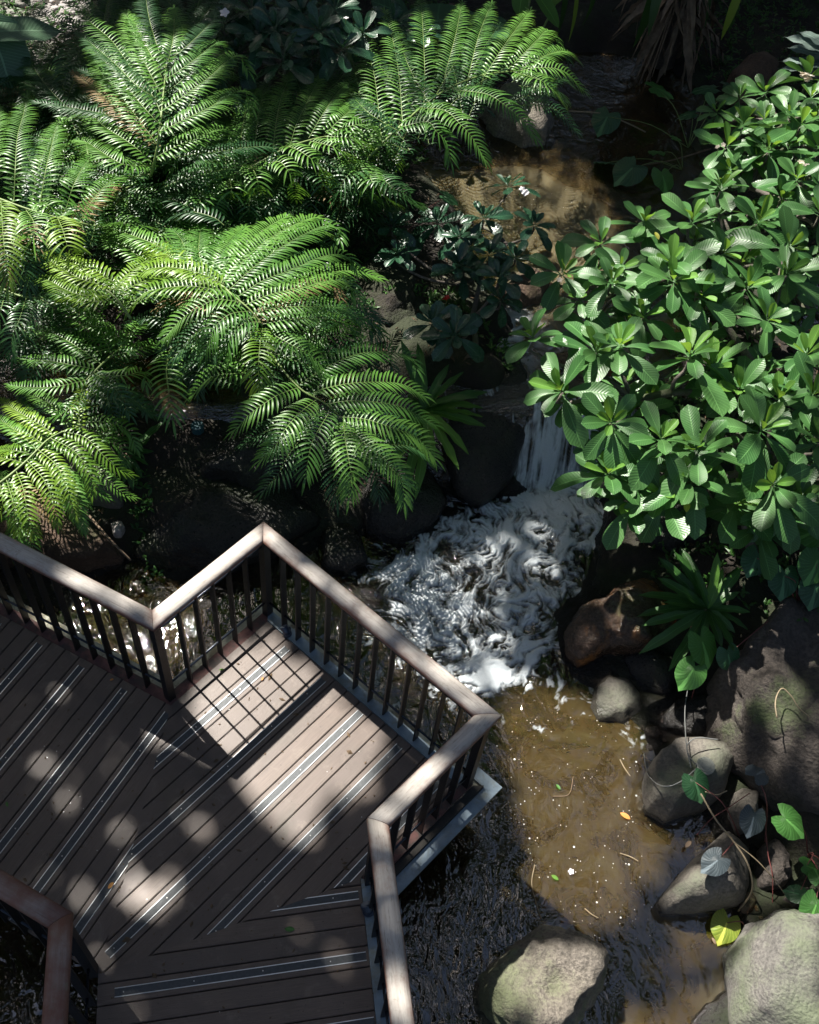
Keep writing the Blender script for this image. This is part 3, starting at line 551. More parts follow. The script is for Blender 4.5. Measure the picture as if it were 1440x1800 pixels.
# ------------------------------------------------------------------ deck
AZL, AZM, AZB = R(21.2), R(35.63), R(75.0)
PB, PC, PD, PE, PG = [np.array(p) for p in ((-1.470, 3.155), (-.937, 3.925), (.618, 2.812), (.052, 2.085), (-1.444, 1.351))]
dAB = np.array([math.sin(R(111.1)), math.cos(R(111.1))]); dEF = np.array([math.sin(R(166.)), math.cos(R(166.))])
PA = PB - dAB*2.9; PF = PE + dEF*2.6; PG0 = PG - dAB*2.9; PG2 = PG + dEF*2.4
def clip(poly, p, n):
    """keep the side of a convex polygon where (x-p).n <= 0"""
    out = []
    for i in range(len(poly)):
        a, b = poly[i], poly[(i+1) % len(poly)]; da, db = (a-p) @ n, (b-p) @ n
        if da <= 0: out.append(a)
        if da*db < 0: out.append(a + (b-a)*da/(da-db))
    return out
def prism(mb, poly, z0, z1, mi=0, ins=0.0):
    m = len(poly); V = [(*p, z0) for p in poly] + [(*p, z1) for p in poly]
    F = [tuple(range(m-1, -1, -1)), tuple(range(m, 2*m))] + [(i, (i+1) % m, m+(i+1) % m, m+i) for i in range(m)]
    return mb.add(V, F, mi=mi)
def area(p): return .5*sum(p[i][0]*p[(i+1) % len(p)][1]-p[(i+1) % len(p)][0]*p[i][1] for i in range(len(p)))
deck = empty('deck', (-.9, 2.4, 0), 'brown zigzag boardwalk of composite boards with dark anti slip strips', 'boardwalk')
TH = .030
def section(poly, az, vs, pitch3, uends, shrink=None):
    """lay boards along azimuth az over poly. vs: a strip centre; every third board carries an anti slip strip"""
    u = np.array([math.sin(az), math.cos(az)]); v = np.array([math.cos(az), -math.sin(az)])
    poly = [np.array(p) for p in poly]
    if area(poly) < 0: poly = poly[::-1]
    wv = [p @ v for p in poly]; bw = pitch3/3; k0 = math.floor((min(wv)-vs)/bw)-1; k1 = math.ceil((max(wv)-vs)/bw)+1
    for k in range(k0, k1+1):
        c = vs + k*bw; gap = .0032
        q = clip(poly, v*(c+bw/2-gap), v); q = clip(q, v*(c-bw/2+gap), -v) if len(q) > 2 else q
        if len(q) < 3 or abs(area(q)) < .0006: continue
        isst = (k % 3 == 0); z = RNG.uniform(-.0008, .0008)
        cen = np.mean(q, 0); mb = MB()
        # profile: board with chamfered long edges and (on strip boards) a recessed slot pair
        b1 = clip(clip(poly, v*(c+bw/2-gap-.004), v), v*(c-bw/2+gap+.004), -v)
        prism(mb, q, -TH, -.004+z)
        if len(b1) > 2: prism(mb, b1, -.004+z+.0001, z)
        o = mb.build('board', M['deck'], None)
        loc = Vector((cen[0], cen[1], 0)); rot = Matrix.Rotation(math.pi/2-az, 4, 'Z'); Mx = Matrix.Translation(loc) @ rot
        o.data.transform(Mx.inverted()); o.parent = deck; o.matrix_local = Matrix.Translation(-deck.location) @ Mx
        if isst:
            us = [p @ u for p in q]; lo, hi = min(us), max(us)
            sq = clip(clip(poly, v*(c+.026), v), v*(c-.026), -v)
            if uends[1] is not None: sq = clip(sq, u*uends[1], u)
            if uends[0] is not None and len(sq) > 2: sq = clip(sq, u*uends[0], -u)
            if len(sq) < 3 or abs(area(sq)) < .004: continue
            ls = [p @ u for p in sq]; a, bb = min(ls), max(ls)
            sb = MB(); core = clip(clip(sq, v*(c+.0215), v), v*(c-.0215), -v)
            prism(sb, core, z+.0004, z+.0035)
            so = sb.build('antislip_strip', M['strip'], deck)
            for sgn in (-1, 1):
                e = clip(clip(sq, v*(c+sgn*.0237+.0023), v), v*(c+sgn*.0237-.0023), -v)
                if len(e) > 2: sb2 = MB(); prism(sb2, e, z+.0004, z+.0052); sb2.build('edge_trim', M['alu'], so)
            sc_ = MB(); t = a+.05
            while t < bb-.03:
                p0 = u*t + v*c + v*RNG.uniform(-.003, .003)
                sc_ = MB(); sc_.tube([(*p0, z+.003), (*p0, z+.0060)], .0038, 8); sc_.build('screw', M['screw'], so); t += .40 if RNG.random() < .8 else .34
        elif RNG.random() < .5:
            sc_ = MB(); us = [p @ u for p in q]; t = min(us)+.1+RNG.random()*.3
            while t < max(us)-.06:
                for sg in (-1, 1):
                    if RNG.random() < .5:
                        p0 = u*t + v*(c+sg*.035)
                        if inpoly(q, p0[0], p0[1]): sc_ = MB(); sc_.tube([(*p0, z-.001), (*p0, z+.0012)], .0030, 7); sc_.build('screw', M['screw'], o)
                t += .45
def off_in(p, c, d): v_ = c-p; return p + v_/np.linalg.norm(v_)*d
cB = PB + np.array([.0, -.075]); 
IN = .052
def shifted(P0, P1, s):
    d = (P1-P0)/np.linalg.norm(P1-P0); n = np.array([d[1], -d[0]]); return P0+n*s, P1+n*s
def isect(a, b, c, d):
    r = b-a; s = d-c; t = ((c-a)[0]*s[1]-(c-a)[1]*s[0])/(r[0]*s[1]-r[1]*s[0]); return a+r*t
# inner outline (boards stop just inside the railing)
lAB = shifted(PA, PB, IN); lBC = shifted(PB, PC, IN); lCD = shifted(PC, PD, IN); lDE = shifted(PD, PE, IN); lEF = shifted(PE, PF, IN)
iB = isect(*lAB, *lBC); iC = isect(*lBC, *lCD); iD = isect(*lCD, *lDE); iE = isect(*lDE, *lEF)
section([iB, iC, iD, iE, PG], AZM, -2.006, .3635, (0.36, 2.535))
section([PG, iB, lAB[0], PG0+np.array([0., 0.])], AZL, -2.816, .362, (None, 2.30))
section([PG, iE, lEF[1], PG2], AZB, -1.565, .362, (-.95, .515))
# frame below: joists, fascia, skirting
ub = MB()
for t in np.arange(-3.6, .6, .45): ub.box((t, 2.0, -.11), ((1,0,0),(0,1,0),(0,0,1)), (.03, 1.15, .06))
def beam(mb, p, q, z0, z1, w, off=0.):
    p = np.array(p); q = np.array(q); d = (q-p); L = np.linalg.norm(d); d = d/L; n = np.array([d[1], -d[0]]); c = (p+q)/2 - n*off
    mb.box((*c, (z0+z1)/2), ((*d, 0), (*n, 0), (0, 0, 1)), (L/2, w/2, (z1-z0)/2)); return mb
# (joists are trimmed to run only below the boards)
ub = MB()
segs = [(PA, PB), (PB, PC), (PC, PD), (PD, PE), (PE, PF), (PG0, PG), (PG, PG2)]
for i, (p, q) in enumerate(segs):
    fb_ = MB(); beam(fb_, p, q, -.23, -.034, .04, -.06 if i < 5 else .04); fb_.build('fascia_beam', M['joist'], deck)
for a_, b_, az_, w_ in (((-1.2, 1.9), (-.2, 3.1), AZM, 0), ((-1.0, 2.6), (.2, 2.6), AZM, 0), ((-3.2, 2.6), (-1.6, 2.3), AZL, 0), ((-1.2, 1.2), (.1, 1.4), AZB, 0)):
    jb = MB(); beam(jb, a_, b_, -.16, -.036, .05); jb.build('joist', M['joist'], deck)
for x_, y_ in ((-1.40, 3.0), (-.9, 3.7), (.45, 2.75), (.0, 2.0), (-1.35, 1.45), (-2.4, 3.3), (.15, 1.3), (-2.4, 1.9)):
    pb_ = MB(); pb_.tube([(x_, y_, -1.1), (x_, y_, -.16)], .06, 10); pb_.build('pile', M['joist'], deck)
# edging: red-brown skirting on AB, BC, DE ; blue-grey angle along CD and EF
def mitre(line_off, segs_pts):
    pts = []
    L = [shifted(a, b, line_off) for a, b in zip(segs_pts[:-1], segs_pts[1:])]
    pts.append(L[0][0])
    for i in range(len(L)-1): pts.append(isect(*L[i], *L[i+1]))
    pts.append(L[-1][1]); return pts
OUT = [PA, PB, PC, PD, PE, PF]
def ribbon(o_in, o_out, k, z0, z1, name, material, ends=(0, 0)):
    a = mitre(o_in, OUT); b = mitre(o_out, OUT); q = [a[k], a[k+1], b[k+1], b[k]]
    mb = MB(); 
    if area(q) < 0: q = q[::-1]
    prism(mb, q, z0, z1); return mb.build(name, material, deck)
for k, (m_, nm) in enumerate((('skirt', 'skirting_board'), ('skirt', 'skirting_board'), ('flash', 'steel_angle'), ('skirt', 'skirting_board'), ('flash', 'steel_angle'))):
    ribbon(.050, -.030, k, -.034, -.004 if m_ == 'skirt' else .012, nm, M[m_])
for k in (0, 1): ribbon(-.032, -.135, k, -.26, -.085, 'concrete_ledge', M['concrete'])
ribbon(-.034, -.12, 2, -.26, -.10, 'concrete_ledge', M['concrete'])
ribbon(-.034, -.085, 3, -.10, -.03, 'edge_board', M['joist'])
for k in (2, 3, 4): ribbon(-.088 if k == 3 else -.122, -.175, k, -.085, -.062, 'flashing', M['flash']) if k == 3 else None
qf = MB(); prism(qf, [p for p in (lambda q: q if area(q) > 0 else q[::-1])([mitre(-.088, OUT)[3], mitre(-.175, OUT)[3], mitre(-.175, OUT)[3] - (PD-PC)/np.linalg.norm(PD-PC)*.0 + (PC-PD)/np.linalg.norm(PD-PC)*.30, mitre(-.088, OUT)[3] + (PC-PD)/np.linalg.norm(PD-PC)*.20])], -.085, -.063); qf.build('flashing', M['flash'], deck)

# ------------------------------------------------------------------ railings
ZR = 1.04
def handrail(a, b, ma, mb_, material, parent, w=.060, h=.031):
    """half round timber rail from a to b with mitred ends (ma, mb_: end plane direction vectors in plan)"""
    d = (b-a)/np.linalg.norm(b-a); n = np.array([d[1], -d[0]]); L = np.linalg.norm(b-a)
    prof = [(-w, -.012), (-w*.98, .004), (-w*.86, h*.55), (-w*.6, h*.86), (-w*.25, h*.99), (w*.25, h*.99), (w*.6, h*.86), (w*.86, h*.55), (w*.98, .004), (w, -.012), (w*.85, -.024), (-w*.85, -.024)]
    st = np.linspace(0, 1, 15); V = []
    for t in st:
        for (o, z) in prof:
            p = a + d*L*t + n*o
            if t == 0 and ma is not None: s = o/(ma @ n) * (ma @ d); p = p + d*s
            if t == 1 and mb_ is not None: s = o/(mb_ @ n) * (mb_ @ d); p = p + d*s
            jit = (vnoise(np.array(p[0]), np.array(p[1]), 9, int(o*1000) % 7)-.5)*.002
            V.append((*p, ZR-h+z+float(jit)))
    m = len(prof); F = [(i*m+k, i*m+(k+1) % m, (i+1)*m+(k+1) % m, (i+1)*m+k) for i in range(len(st)-1) for k in range(m)]
    F += [tuple(range(m-1, -1, -1)), tuple((len(st)-1)*m+k for k in range(m))]
    mb = MB(); mb.add(V, F); o = mb.build('handrail', material, None, smooth=False)
    c = (a+b)/2; Mx = Matrix.Translation((c[0], c[1], ZR)) @ Matrix.Rotation(math.atan2(d[1], d[0]), 4, 'Z')
    o.data.transform(Mx.inverted()); o.parent = parent; o.matrix_local = Matrix.Translation(-parent.location) @ Mx
    for pl in o.data.polygons: pl.use_smooth = len(pl.vertices) == 4
    return o
def bis(d1, d2):
    n1 = np.array([d1[1], -d1[0]]); n2 = np.array([d2[1], -d2[0]]); b = n1+n2; return b/np.linalg.norm(b)
def railing(pts, parent, material, spacing=.148, dens=None, rl=None):
    pts = [np.array(p) for p in pts]; D = [(b-a)/np.linalg.norm(b-a) for a, b in zip(pts[:-1], pts[1:])]
    Bs = [None]+[bis(D[i], D[i+1]) for i in range(len(D)-1)]+[None]
    for i, (a, b) in enumerate(zip(pts[:-1], pts[1:])):
        d = D[i]; L = np.linalg.norm(b-a); g = .0012
        o = handrail(a+d*g, b-d*g, Bs[i], Bs[i+1], material, parent)
        n = np.array([d[1], -d[0]]); X, Y, Z = (*d, 0), (*n, 0), (0, 0, 1)
        # flat plate under the timber
        pl = MB(); pl.box((*((a+b)/2), ZR-.066), (X, Y, Z), (L/2-.03, .022, .004)); pl.build('rail_plate', M['black'], parent)
        nb = max(2, int(round((L-.06)/spacing))); step = (L-.07)/nb
        me = None
        for k in range(1, nb):
            p = a + d*(.035+step*k)
            if me is None:
                q = MB(); q.box((0, 0, 0), ((1,0,0),(0,1,0),(0,0,1)), (.0055, .024, (ZR-.072+.03)/2)); me = q.mesh('baluster', M['black'])
            Mx = Matrix.Translation((p[0], p[1], (ZR-.072-.03)/2)) @ Matrix.Rotation(math.atan2(d[1], d[0]), 4, 'Z')
            inst('baluster', me, Mx, parent)
        for zr in (.875, .17):
            rd = MB(); rd.tube([(*(a+d*.03), zr), (*(b-d*.03), zr)], .0085, 8); rd.build('rail_rod', M['rod'], parent, smooth=True)
    for i, p in enumerate(pts):
        dd = D[min(i, len(D)-1)]; n = np.array([dd[1], -dd[0]])
        q = MB(); q.box((*p, (ZR-.07-.05)/2), ((*dd, 0), (*n, 0), (0, 0, 1)), (.0275, .0275, (ZR-.07+.05)/2)); q.build('post', M['black'], parent)
outer_rail = empty('railing', (*PC, 0), 'zigzag railing of black steel bars under a sun bleached timber handrail', 'railing')
railing([PA, PB, PC, PD, PE, PF], outer_rail, M['rail'])
inner_rail = empty('railing', (*PG, 0), 'short railing with worn reddish handrail at the lower left corner', 'railing')
g1 = np.array([-1.477, 1.367]); railing([g1-dAB*2.6, g1, g1+dEF*2.4], inner_rail, M['rail_red'])

# small lamps on the deck
def deck_lamp(px, label, s=1.0, yaw=0):
    c = at(*px, .03); e = empty('deck_lamp', (c[0], c[1], 0), label, 'lamp', 'small spot lamps fixed to the deck edge')
    b = MB(); b.tube([c+[0, 0, -.03], c+[0, 0, -.005], c+[0, 0, .012]], [.034*s, .036*s, .03*s], 16); b.build('base', M['lamp_blue'], e, smooth=False)
    hd = np.array([math.cos(yaw), math.sin(yaw), .9]); hd /= np.linalg.norm(hd); c2 = c + np.array([-.01, .0, .03])
    b = MB(); b.tube([c2-hd*.03, c2-hd*.01, c2+hd*.03, c2+hd*.034], [.016*s, .03*s, .032*s, .026*s], 18); b.build('lamp_head', M['lamp_blue'], e)
    b = MB(); b.tube([c2+hd*.0345, c2+hd*.036], [.024*s, .023*s], 18); b.build('lens', M['lamp_glass'], e)
    b = MB(); b.box(c+[.0, .028*s, .02], ((1,0,0),(0,1,0),(0,0,1)), (.022, .003, .018)); b.build('bracket', M['lamp_blue'], e)
deck_lamp((505, 1112), 'small blue grey spot lamp in the far corner of the deck', .95, 2.5)
deck_lamp((648, 1600), 'small round spot lamp at the foot of the handrail by the stream', 1.1, 2.2)

# ------------------------------------------------------------------ ferns
def pinna_mesh(P, width, mat_i=0, pitch=.028, droop=.5, taper=1.0, seed=0):
    """a leaf spray: thin midrib with two rows of narrow curved leaflets along the space curve P"""
    rng = np.random.default_rng(seed); P = np.array(P); L = np.linalg.norm(np.diff(P, axis=0), axis=1).sum()
    n = int(np.clip(L/pitch, 9, 44)); C = catmull(P, n+1); mb = MB()
    mb.tube(C, [.0042*(1-.75*i/n) for i in range(n+1)], 4, False)
    allV = []; allF = []; base = 0; UV = []
    for i in range(1, n+1):
        T = C[min(i+1, n)]-C[i-1]; T /= np.linalg.norm(T)+1e-9; S = np.cross(T, [0, 0, 1.]); S /= np.linalg.norm(S)+1e-9; N = np.cross(S, T)
        s = i/n; prof = (.55+.45*sstep(0, .22, s))*(1-.38*sstep(.6, 1, s)) if s < .999 else .62
        for sg in (-1, 1):
            if i == n and sg == 1: continue
            ln = width*prof*rng.uniform(.9, 1.08)*taper
            fw = .30 + .62*sstep(.68, 1., s) + rng.uniform(-.07, .07)
            if i == n: d0 = T.copy(); 
            else: d0 = S*sg*math.cos(fw) + T*math.sin(fw)
            up = N*(.42+rng.uniform(-.08, .12)); d0 = d0+up; d0 /= np.linalg.norm(d0)
            dn = np.array([0, 0, -1.])*droop*rng.uniform(.8, 1.3) + T*.32
            wd = min(.0100, pitch*.30)*(1 if i < n else 1.1)*rng.uniform(.85, 1.1)
            K = 5; pts = []
            for k in range(K+1):
                t = k/K; pts.append(C[i] + d0*ln*t + dn*ln*.62*t*t)
            V = []
            for k in range(K+1):
                t = k/K; tt = pts[min(k+1, K)]-pts[max(k-1, 0)]; tt /= np.linalg.norm(tt)
                bn = np.cross(tt, N); bn /= np.linalg.norm(bn)+1e-9; nn = np.cross(bn, tt)
                w = wd*(.45+1.1*t if t < .5 else 1.0*(1-((t-.5)/.5)**1.7)+.04)*.95
                V += [pts[k]-bn*w + nn*w*.30, pts[k], pts[k]+bn*w + nn*w*.30]
            b0 = len(V)
            F = []
            for k in range(K):
                F += [(k*3, k*3+1, k*3+4, k*3+3), (k*3+1, k*3+2, k*3+5, k*3+4)]
            mb.add(V, F, mi=1)
    return mb
FID = [0]
def arch(pts, zb, rise, drop):
    """map a traced polyline to 3-D: height rises then falls along it"""
    p2 = np.array(pts, float); L = np.r_[0, np.cumsum(np.hypot(*np.diff(p2, axis=0).T))]; L /= L[-1]
    return [at(x, y, zb + rise*math.sin(math.pi*min(1, s*1.05)) - drop*s**1.8) for (x, y), s in zip(p2, L)]
def frond(fern, stalk_px, zs, pin, width, mtl, rise=.07, drop=.2, under=.6, undm='fern_dk'):
    """one frond: stalk through the pinna bases, pinnae as its children, plus a lower layer coloured darker as shade"""
    S = [at(x, y, z) for (x, y), z in zip(stalk_px, zs)]; C = catmull(S, 24)
    sb = MB(); sb.tube(C, [.013-.008*i/23 for i in range(24)], 6); st = sb.build('frond', M['rachis'], fern, smooth=True)
    C = np.array(C)
    for it in pin:
        pts = it[0]; kw = it[1] if len(it) > 1 else {}
        px0 = pts[0]
        # height of the pinna base = height of the stalk where the pinna starts (nearest in the picture)
        cx, cy = to_px(C); j = int(np.argmin((cx-px0[0])**2+(cy-px0[1])**2)); zb = kw.get('z', C[j][2])
        W = arch(pts, zb, kw.get('rise', rise), kw.get('drop', drop))
        if kw.get('join', True) and np.linalg.norm(W[0]-C[j]) < .35: W = [C[j]]+W if np.linalg.norm(W[0]-C[j]) > .03 else W
        FID[0] += 1; m_ = M[kw.get('m', mtl)]
        mb = pinna_mesh(W, kw.get('w', width), seed=FID[0], droop=kw.get('droop', .72), pitch=kw.get('pitch', .031))
        o = mb.build('pinna', [M['rachis'], m_], st, smooth=True)
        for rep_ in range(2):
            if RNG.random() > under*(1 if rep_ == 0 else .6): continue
            # a second spray of a lower frond, shade put into its darker green: same spray turned about its base and lowered
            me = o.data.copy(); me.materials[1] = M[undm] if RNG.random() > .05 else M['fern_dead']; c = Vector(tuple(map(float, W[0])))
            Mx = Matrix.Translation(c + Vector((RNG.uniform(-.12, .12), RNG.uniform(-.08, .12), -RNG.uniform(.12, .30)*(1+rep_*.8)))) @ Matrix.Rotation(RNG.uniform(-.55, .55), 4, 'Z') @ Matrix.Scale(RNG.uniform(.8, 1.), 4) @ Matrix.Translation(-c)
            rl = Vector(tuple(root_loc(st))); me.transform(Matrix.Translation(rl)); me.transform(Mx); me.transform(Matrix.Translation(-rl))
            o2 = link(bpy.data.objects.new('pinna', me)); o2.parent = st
    return st
def fern(px, z, label, group='large arching ferns on the left bank'):
    w = at(*px, z); return empty('fern', (w[0], w[1], float(ground(w[0], w[1]))), label, 'fern', group)
def crown_stalk(f, px, z):
    b = Vector(f.location); t = at(*px, z); sb = MB(); sb.tube(catmull([b, (np.array(b)+t)/2+[0, 0, .1], t], 10), .014, 6); sb.build('stalk', M['rachis'], f, smooth=True)

# E: lowest frond hanging towards the stream
f = fern((450, 640), .8, 'fern with the lowest fan of glossy fronds, hanging over the dark rocks towards the foam')
frond(f, [(440,560),(490,640),(530,685),(570,708),(605,738)], [1.0, 1.0, .98, .95, .9], [
 ([(528,675),(592,636),(650,619),(714,624),(733,650)],), ([(553,690),(592,678),(644,672),(706,675),(746,697)],),
 ([(572,711),(611,705),(661,707),(711,717),(764,747)],), ([(597,733),(642,737),(692,753),(733,769),(765,806)],),
 ([(612,750),(644,781),(681,811),(704,839),(710,882)],), ([(604,745),(608,778),(615,817),(618,839),(614,872)],),
 ([(582,722),(567,744),(550,775),(542,806),(537,838)],), ([(556,703),(528,725),(503,753),(486,781),(458,809)],),
 ([(528,681),(494,692),(467,708),(439,729),(413,756)],), ([(462,575),(456,617),(455,646),(455,688)], {'m': 'fern_yl', 'rise': .1, 'z': 1.15, 'join': False}),
 ([(466,580),(515,608),(551,629),(582,662)], {'z': 1.15, 'join': False}), ([(545,600),(588,591),(630,576),(655,571),(672,587)], {'z': 1.0}),
 ([(500,640),(540,600),(590,520),(635,535),(660,570)], {'m': 'fern_dk', 'z': .9})], .150, 'fern', under=.8)
# D: the big bright frond
f = fern((380, 520), 1.0, 'large bright fern in full sun at the middle of the left bank')
frond(f, [(350,500),(385,500),(410,520),(440,545),(462,572)], [1.25, 1.3, 1.3, 1.27, 1.2], [
 ([(378,488),(400,440),(430,400)],), ([(384,495),(436,430),(474,397),(505,380)],), ([(391,499),(451,437),(501,403),(550,383),(568,389)],),
 ([(400,512),(451,466),(505,428),(563,399),(590,400),(599,424)],), ([(418,522),(463,493),(513,474),(567,451),(605,449),(628,474)],),
 ([(480,520),(526,495),(576,480),(626,476),(665,489)], {'m': 'fern', 'z': 1.0}), ([(430,537),(474,518),(530,505),(580,493),(611,499),(628,526)],),
 ([(452,551),(484,541),(538,539),(599,541),(634,566)],), ([(462,570),(509,562),(559,560),(605,568),(624,587)],),
 ([(459,567),(430,568),(405,594),(398,628)],), ([(440,547),(405,552),(380,573),(371,592),(362,618)],),
 ([(430,532),(380,527),(349,542),(320,560),(292,592)],), ([(405,515),(345,504),(300,505),(255,515),(224,543)], {'m': 'fern_yl'}),
 ([(395,500),(350,480),(300,470),(255,475),(218,497)], {'m': 'fern_yl'}), ([(372,485),(378,455),(400,425),(425,400)],),
 ([(360,485),(350,445),(351,420),(353,398)],), ([(350,488),(330,450),(318,420),(300,402)],), ([(345,492),(310,460),(280,440),(255,432)], {'m': 'fern_yl'})], .155, 'fern', under=.9)
# L and M: left yellow-green fronds
f = fern((190, 540), 1.0, 'yellow green fern glowing in the sun near the left edge')
frond(f, [(230,560),(200,520),(170,500),(120,460)], [1.15, 1.2, 1.2, 1.15], [
 ([(190,520),(146,519),(117,510),(83,492),(46,486)],), ([(195,505),(146,492),(104,469),(63,448),(38,446)],), ([(198,496),(167,473),(125,462),(90,448),(60,452)],),
 ([(205,500),(165,480),(130,470),(95,470)],), ([(200,515),(230,480),(262,455),(300,440)],), ([(205,520),(240,500),(280,485),(320,480)],),
 ([(200,525),(170,530),(135,525),(100,520)],)], .115, 'fern_yl', under=.9, undm='fern')
f = fern((40, 400), 1.2, 'fern with drooping light green sprays at the left edge of the picture')
frond(f, [(-60,330),(0,350),(50,368),(110,385),(180,400)], [1.35, 1.4, 1.4, 1.38, 1.3], [
 ([(2,352),(4,387),(7,429),(12,465),(14,500)], {'w': .17, 'm': 'fern_yl'}), ([(46,369),(60,392),(58,417),(42,446)], {'w': .17}), ([(100,379),(112,408),(121,437),(148,467)], {'w': .17, 'm': 'fern_yl'}),
 ([(71,354),(90,365),(112,382)],), ([(285,478),(229,440),(200,425),(173,408),(145,396)], {'z': 1.1}), ([(300,446),(271,429),(242,417),(210,406),(176,394)], {'z': 1.2}),
 ([(394,396),(377,383),(342,373),(312,377),(285,395)], {'m': 'fern_dk', 'z': 1.2}), ([(350,372),(317,356),(290,350),(266,355)], {'m': 'fern_dk', 'z': 1.2}), ([(200,392),(233,394),(283,404)], {'z': 1.15}),
 ([(-10,360),(-30,400),(-35,440),(-30,480)],), ([(25,350),(27,298),(31,240),(42,198),(48,165)], {'w': .15, 'rise': .2, 'drop': .1}), ([(70,365),(81,298),(90,260),(98,229),(110,208)], {'w': .15, 'rise': .2, 'drop': .1}),
 ([(117,365),(129,327),(146,294),(160,275)], {'rise': .15, 'drop': .1}), ([(144,385),(162,354),(187,325),(226,300)], {'rise': .15, 'drop': .1}), ([(-20,340),(-12,290),(-8,240),(0,190)], {'rise': .2, 'drop': .1})], .145, 'fern', under=.9)
# U: tall dark green fan, upper left
f = fern((275, 300), 1.2, 'tall deep green fern whose sprays fan upward behind the bright ferns')
frond(f, [(265,310),(275,270),(282,220),(288,160),(294,100)], [1.3, 1.55, 1.7, 1.78, 1.8], [
 ([(267,285),(229,252),(187,225),(156,200),(130,207)],), ([(262,292),(221,290),(194,277),(171,262),(146,248),(126,252)],), ([(275,252),(252,221),(219,177),(179,129),(162,104)],),
 ([(281,219),(248,183),(200,125),(150,75)],), ([(285,205),(269,169),(229,117),(198,73),(167,46),(137,19),(113,0)],), ([(283,165),(262,125),(246,90),(231,54),(221,21)],),
 ([(287,140),(265,96),(246,60),(231,27)],), ([(294,115),(302,83),(306,52),(306,15)],), ([(287,142),(315,125),(346,102),(383,75),(400,92)],),
 ([(287,194),(329,165),(371,133),(396,110),(419,98),(437,125)],), ([(283,231),(325,210),(367,190),(400,169),(428,160),(442,187)],), ([(271,279),(304,260),(346,242),(381,229),(402,231),(411,256)],),
 ([(284,180),(240,150),(200,110),(140,60)], {'m': 'fern_dk'}), ([(290,120),(270,60),(260,20),(255,-20)], {'m': 'fern_dk'}), ([(292,110),(330,80),(370,40),(380,20)], {'m': 'fern_dk'})], .155, 'fern', rise=.12, drop=.12, under=.9)
f = fern((120, 230), 1.0, 'shaded dark fern below the banana leaf')
frond(f, [(160,300),(150,250),(130,200),(110,150)], [1.1, 1.2, 1.3, 1.3], [
 ([(160,215),(104,179),(69,158),(42,146),(22,136)],), ([(140,240),(110,180),(98,130),(90,110)],), ([(150,230),(140,180),(145,140),(150,115)],), ([(150,250),(190,200),(210,180),(250,190)],),
 ([(150,270),(100,250),(60,240),(20,250)],), ([(130,200),(90,160),(60,120),(50,90)],), ([(120,170),(140,110),(130,70),(110,40)],), ([(155,290),(200,280),(230,300)],), ([(130,210),(160,170),(180,130)],)], .14, 'fern_dk', rise=.1, drop=.12, under=.9)
# N: middle vertical sprays and O: the drooping ones under them
f = fern((520, 280), 1.1, 'fern with upright ribbed sprays in the middle of the upper bank')
frond(f, [(400,320),(450,290),(500,262),(550,245),(600,235)], [1.2, 1.3, 1.38, 1.42, 1.42], [
 ([(427,297),(424,246),(429,209),(437,182)],), ([(451,282),(450,236),(458,183),(471,141)],), ([(480,268),(485,219),(495,170),(513,128)],), ([(512,250),(522,217),(546,168),(567,130)],),
 ([(543,243),(570,197),(594,163),(612,144)],), ([(570,238),(599,209),(626,187),(648,176)],), ([(585,233),(619,221),(650,221),(668,246)],), ([(402,317),(396,277),(394,238)],), ([(379,327),(371,298),(360,270)],),
 ([(440,290),(450,308),(454,330),(446,358)], {'drop': .3}), ([(405,318),(407,337),(403,368)], {'drop': .3}), ([(468,285),(492,285),(507,301),(519,326),(521,352)], {'drop': .3}),
 ([(500,257),(520,262),(548,280),(567,302),(572,328)], {'drop': .3}), ([(545,248),(585,258),(609,275),(616,302)], {'drop': .3}), ([(570,240),(619,243),(640,257),(650,280)], {'drop': .3}),
 ([(360,335),(350,360),(330,385)], {'drop': .3}), ([(540,290),(565,314),(566,338),(569,365)], {'drop': .3, 'm': 'fern_dk', 'z': 1.1}), ([(380,330),(330,310),(300,320),(290,345)], {'m': 'fern_dk'}), ([(500,300),(480,340),(450,380),(420,395)], {'m': 'fern_dk', 'z': 1.})], .145, 'fern', rise=.12, drop=.12, under=.9)
# P: upper right fan over the pond
f = fern((660, 270), 1.2, 'fern fanning out over the upper pond below the big heart shaped leaves')
frond(f, [(640,285),(690,235),(740,190),(790,155),(850,132),(915,124)], [1.2, 1.42, 1.5, 1.52, 1.52, 1.48], [
 ([(672,250),(658,132),(634,62),(616,42)],), ([(708,215),(703,146),(693,80),(676,18)],), ([(745,190),(747,140),(745,80),(740,-5)],), ([(780,162),(783,130),(801,62),(812,5)],), ([(822,142),(826,125),(842,62),(864,5)],),
 ([(640,270),(632,170),(617,94),(610,80)],), ([(853,132),(883,85),(908,50),(932,18)],), ([(890,125),(923,92),(944,71),(962,54),(980,73)],), ([(915,122),(948,102),(990,90),(1013,106)],), ([(912,125),(948,119),(990,125),(1026,160)],),
 ([(908,128),(948,140),(969,156),(986,180)],), ([(800,158),(854,165),(885,183),(919,212),(941,242)],), ([(740,190),(781,194),(810,219),(833,246),(852,280)],), ([(700,225),(750,214),(767,231),(785,250),(792,282)],),
 ([(640,262),(660,235),(683,252),(690,272),(693,294)], {'drop': .3}), ([(640,285),(655,320),(680,350),(700,362)], {'drop': .3}), ([(612,280),(633,304),(642,331),(656,360)], {'drop': .3}), ([(645,300),(680,321),(706,345),(740,370)], {'drop': .3, 'm': 'fern_dk'}),
 ([(700,230),(650,200),(620,170)], {'m': 'fern_dk'}), ([(760,190),(720,120),(700,60)], {'m': 'fern_dk'}), ([(650,290),(610,310),(590,350)], {'m': 'fern_dk'})], .165, 'fern', rise=.12, drop=.12, under=.75)
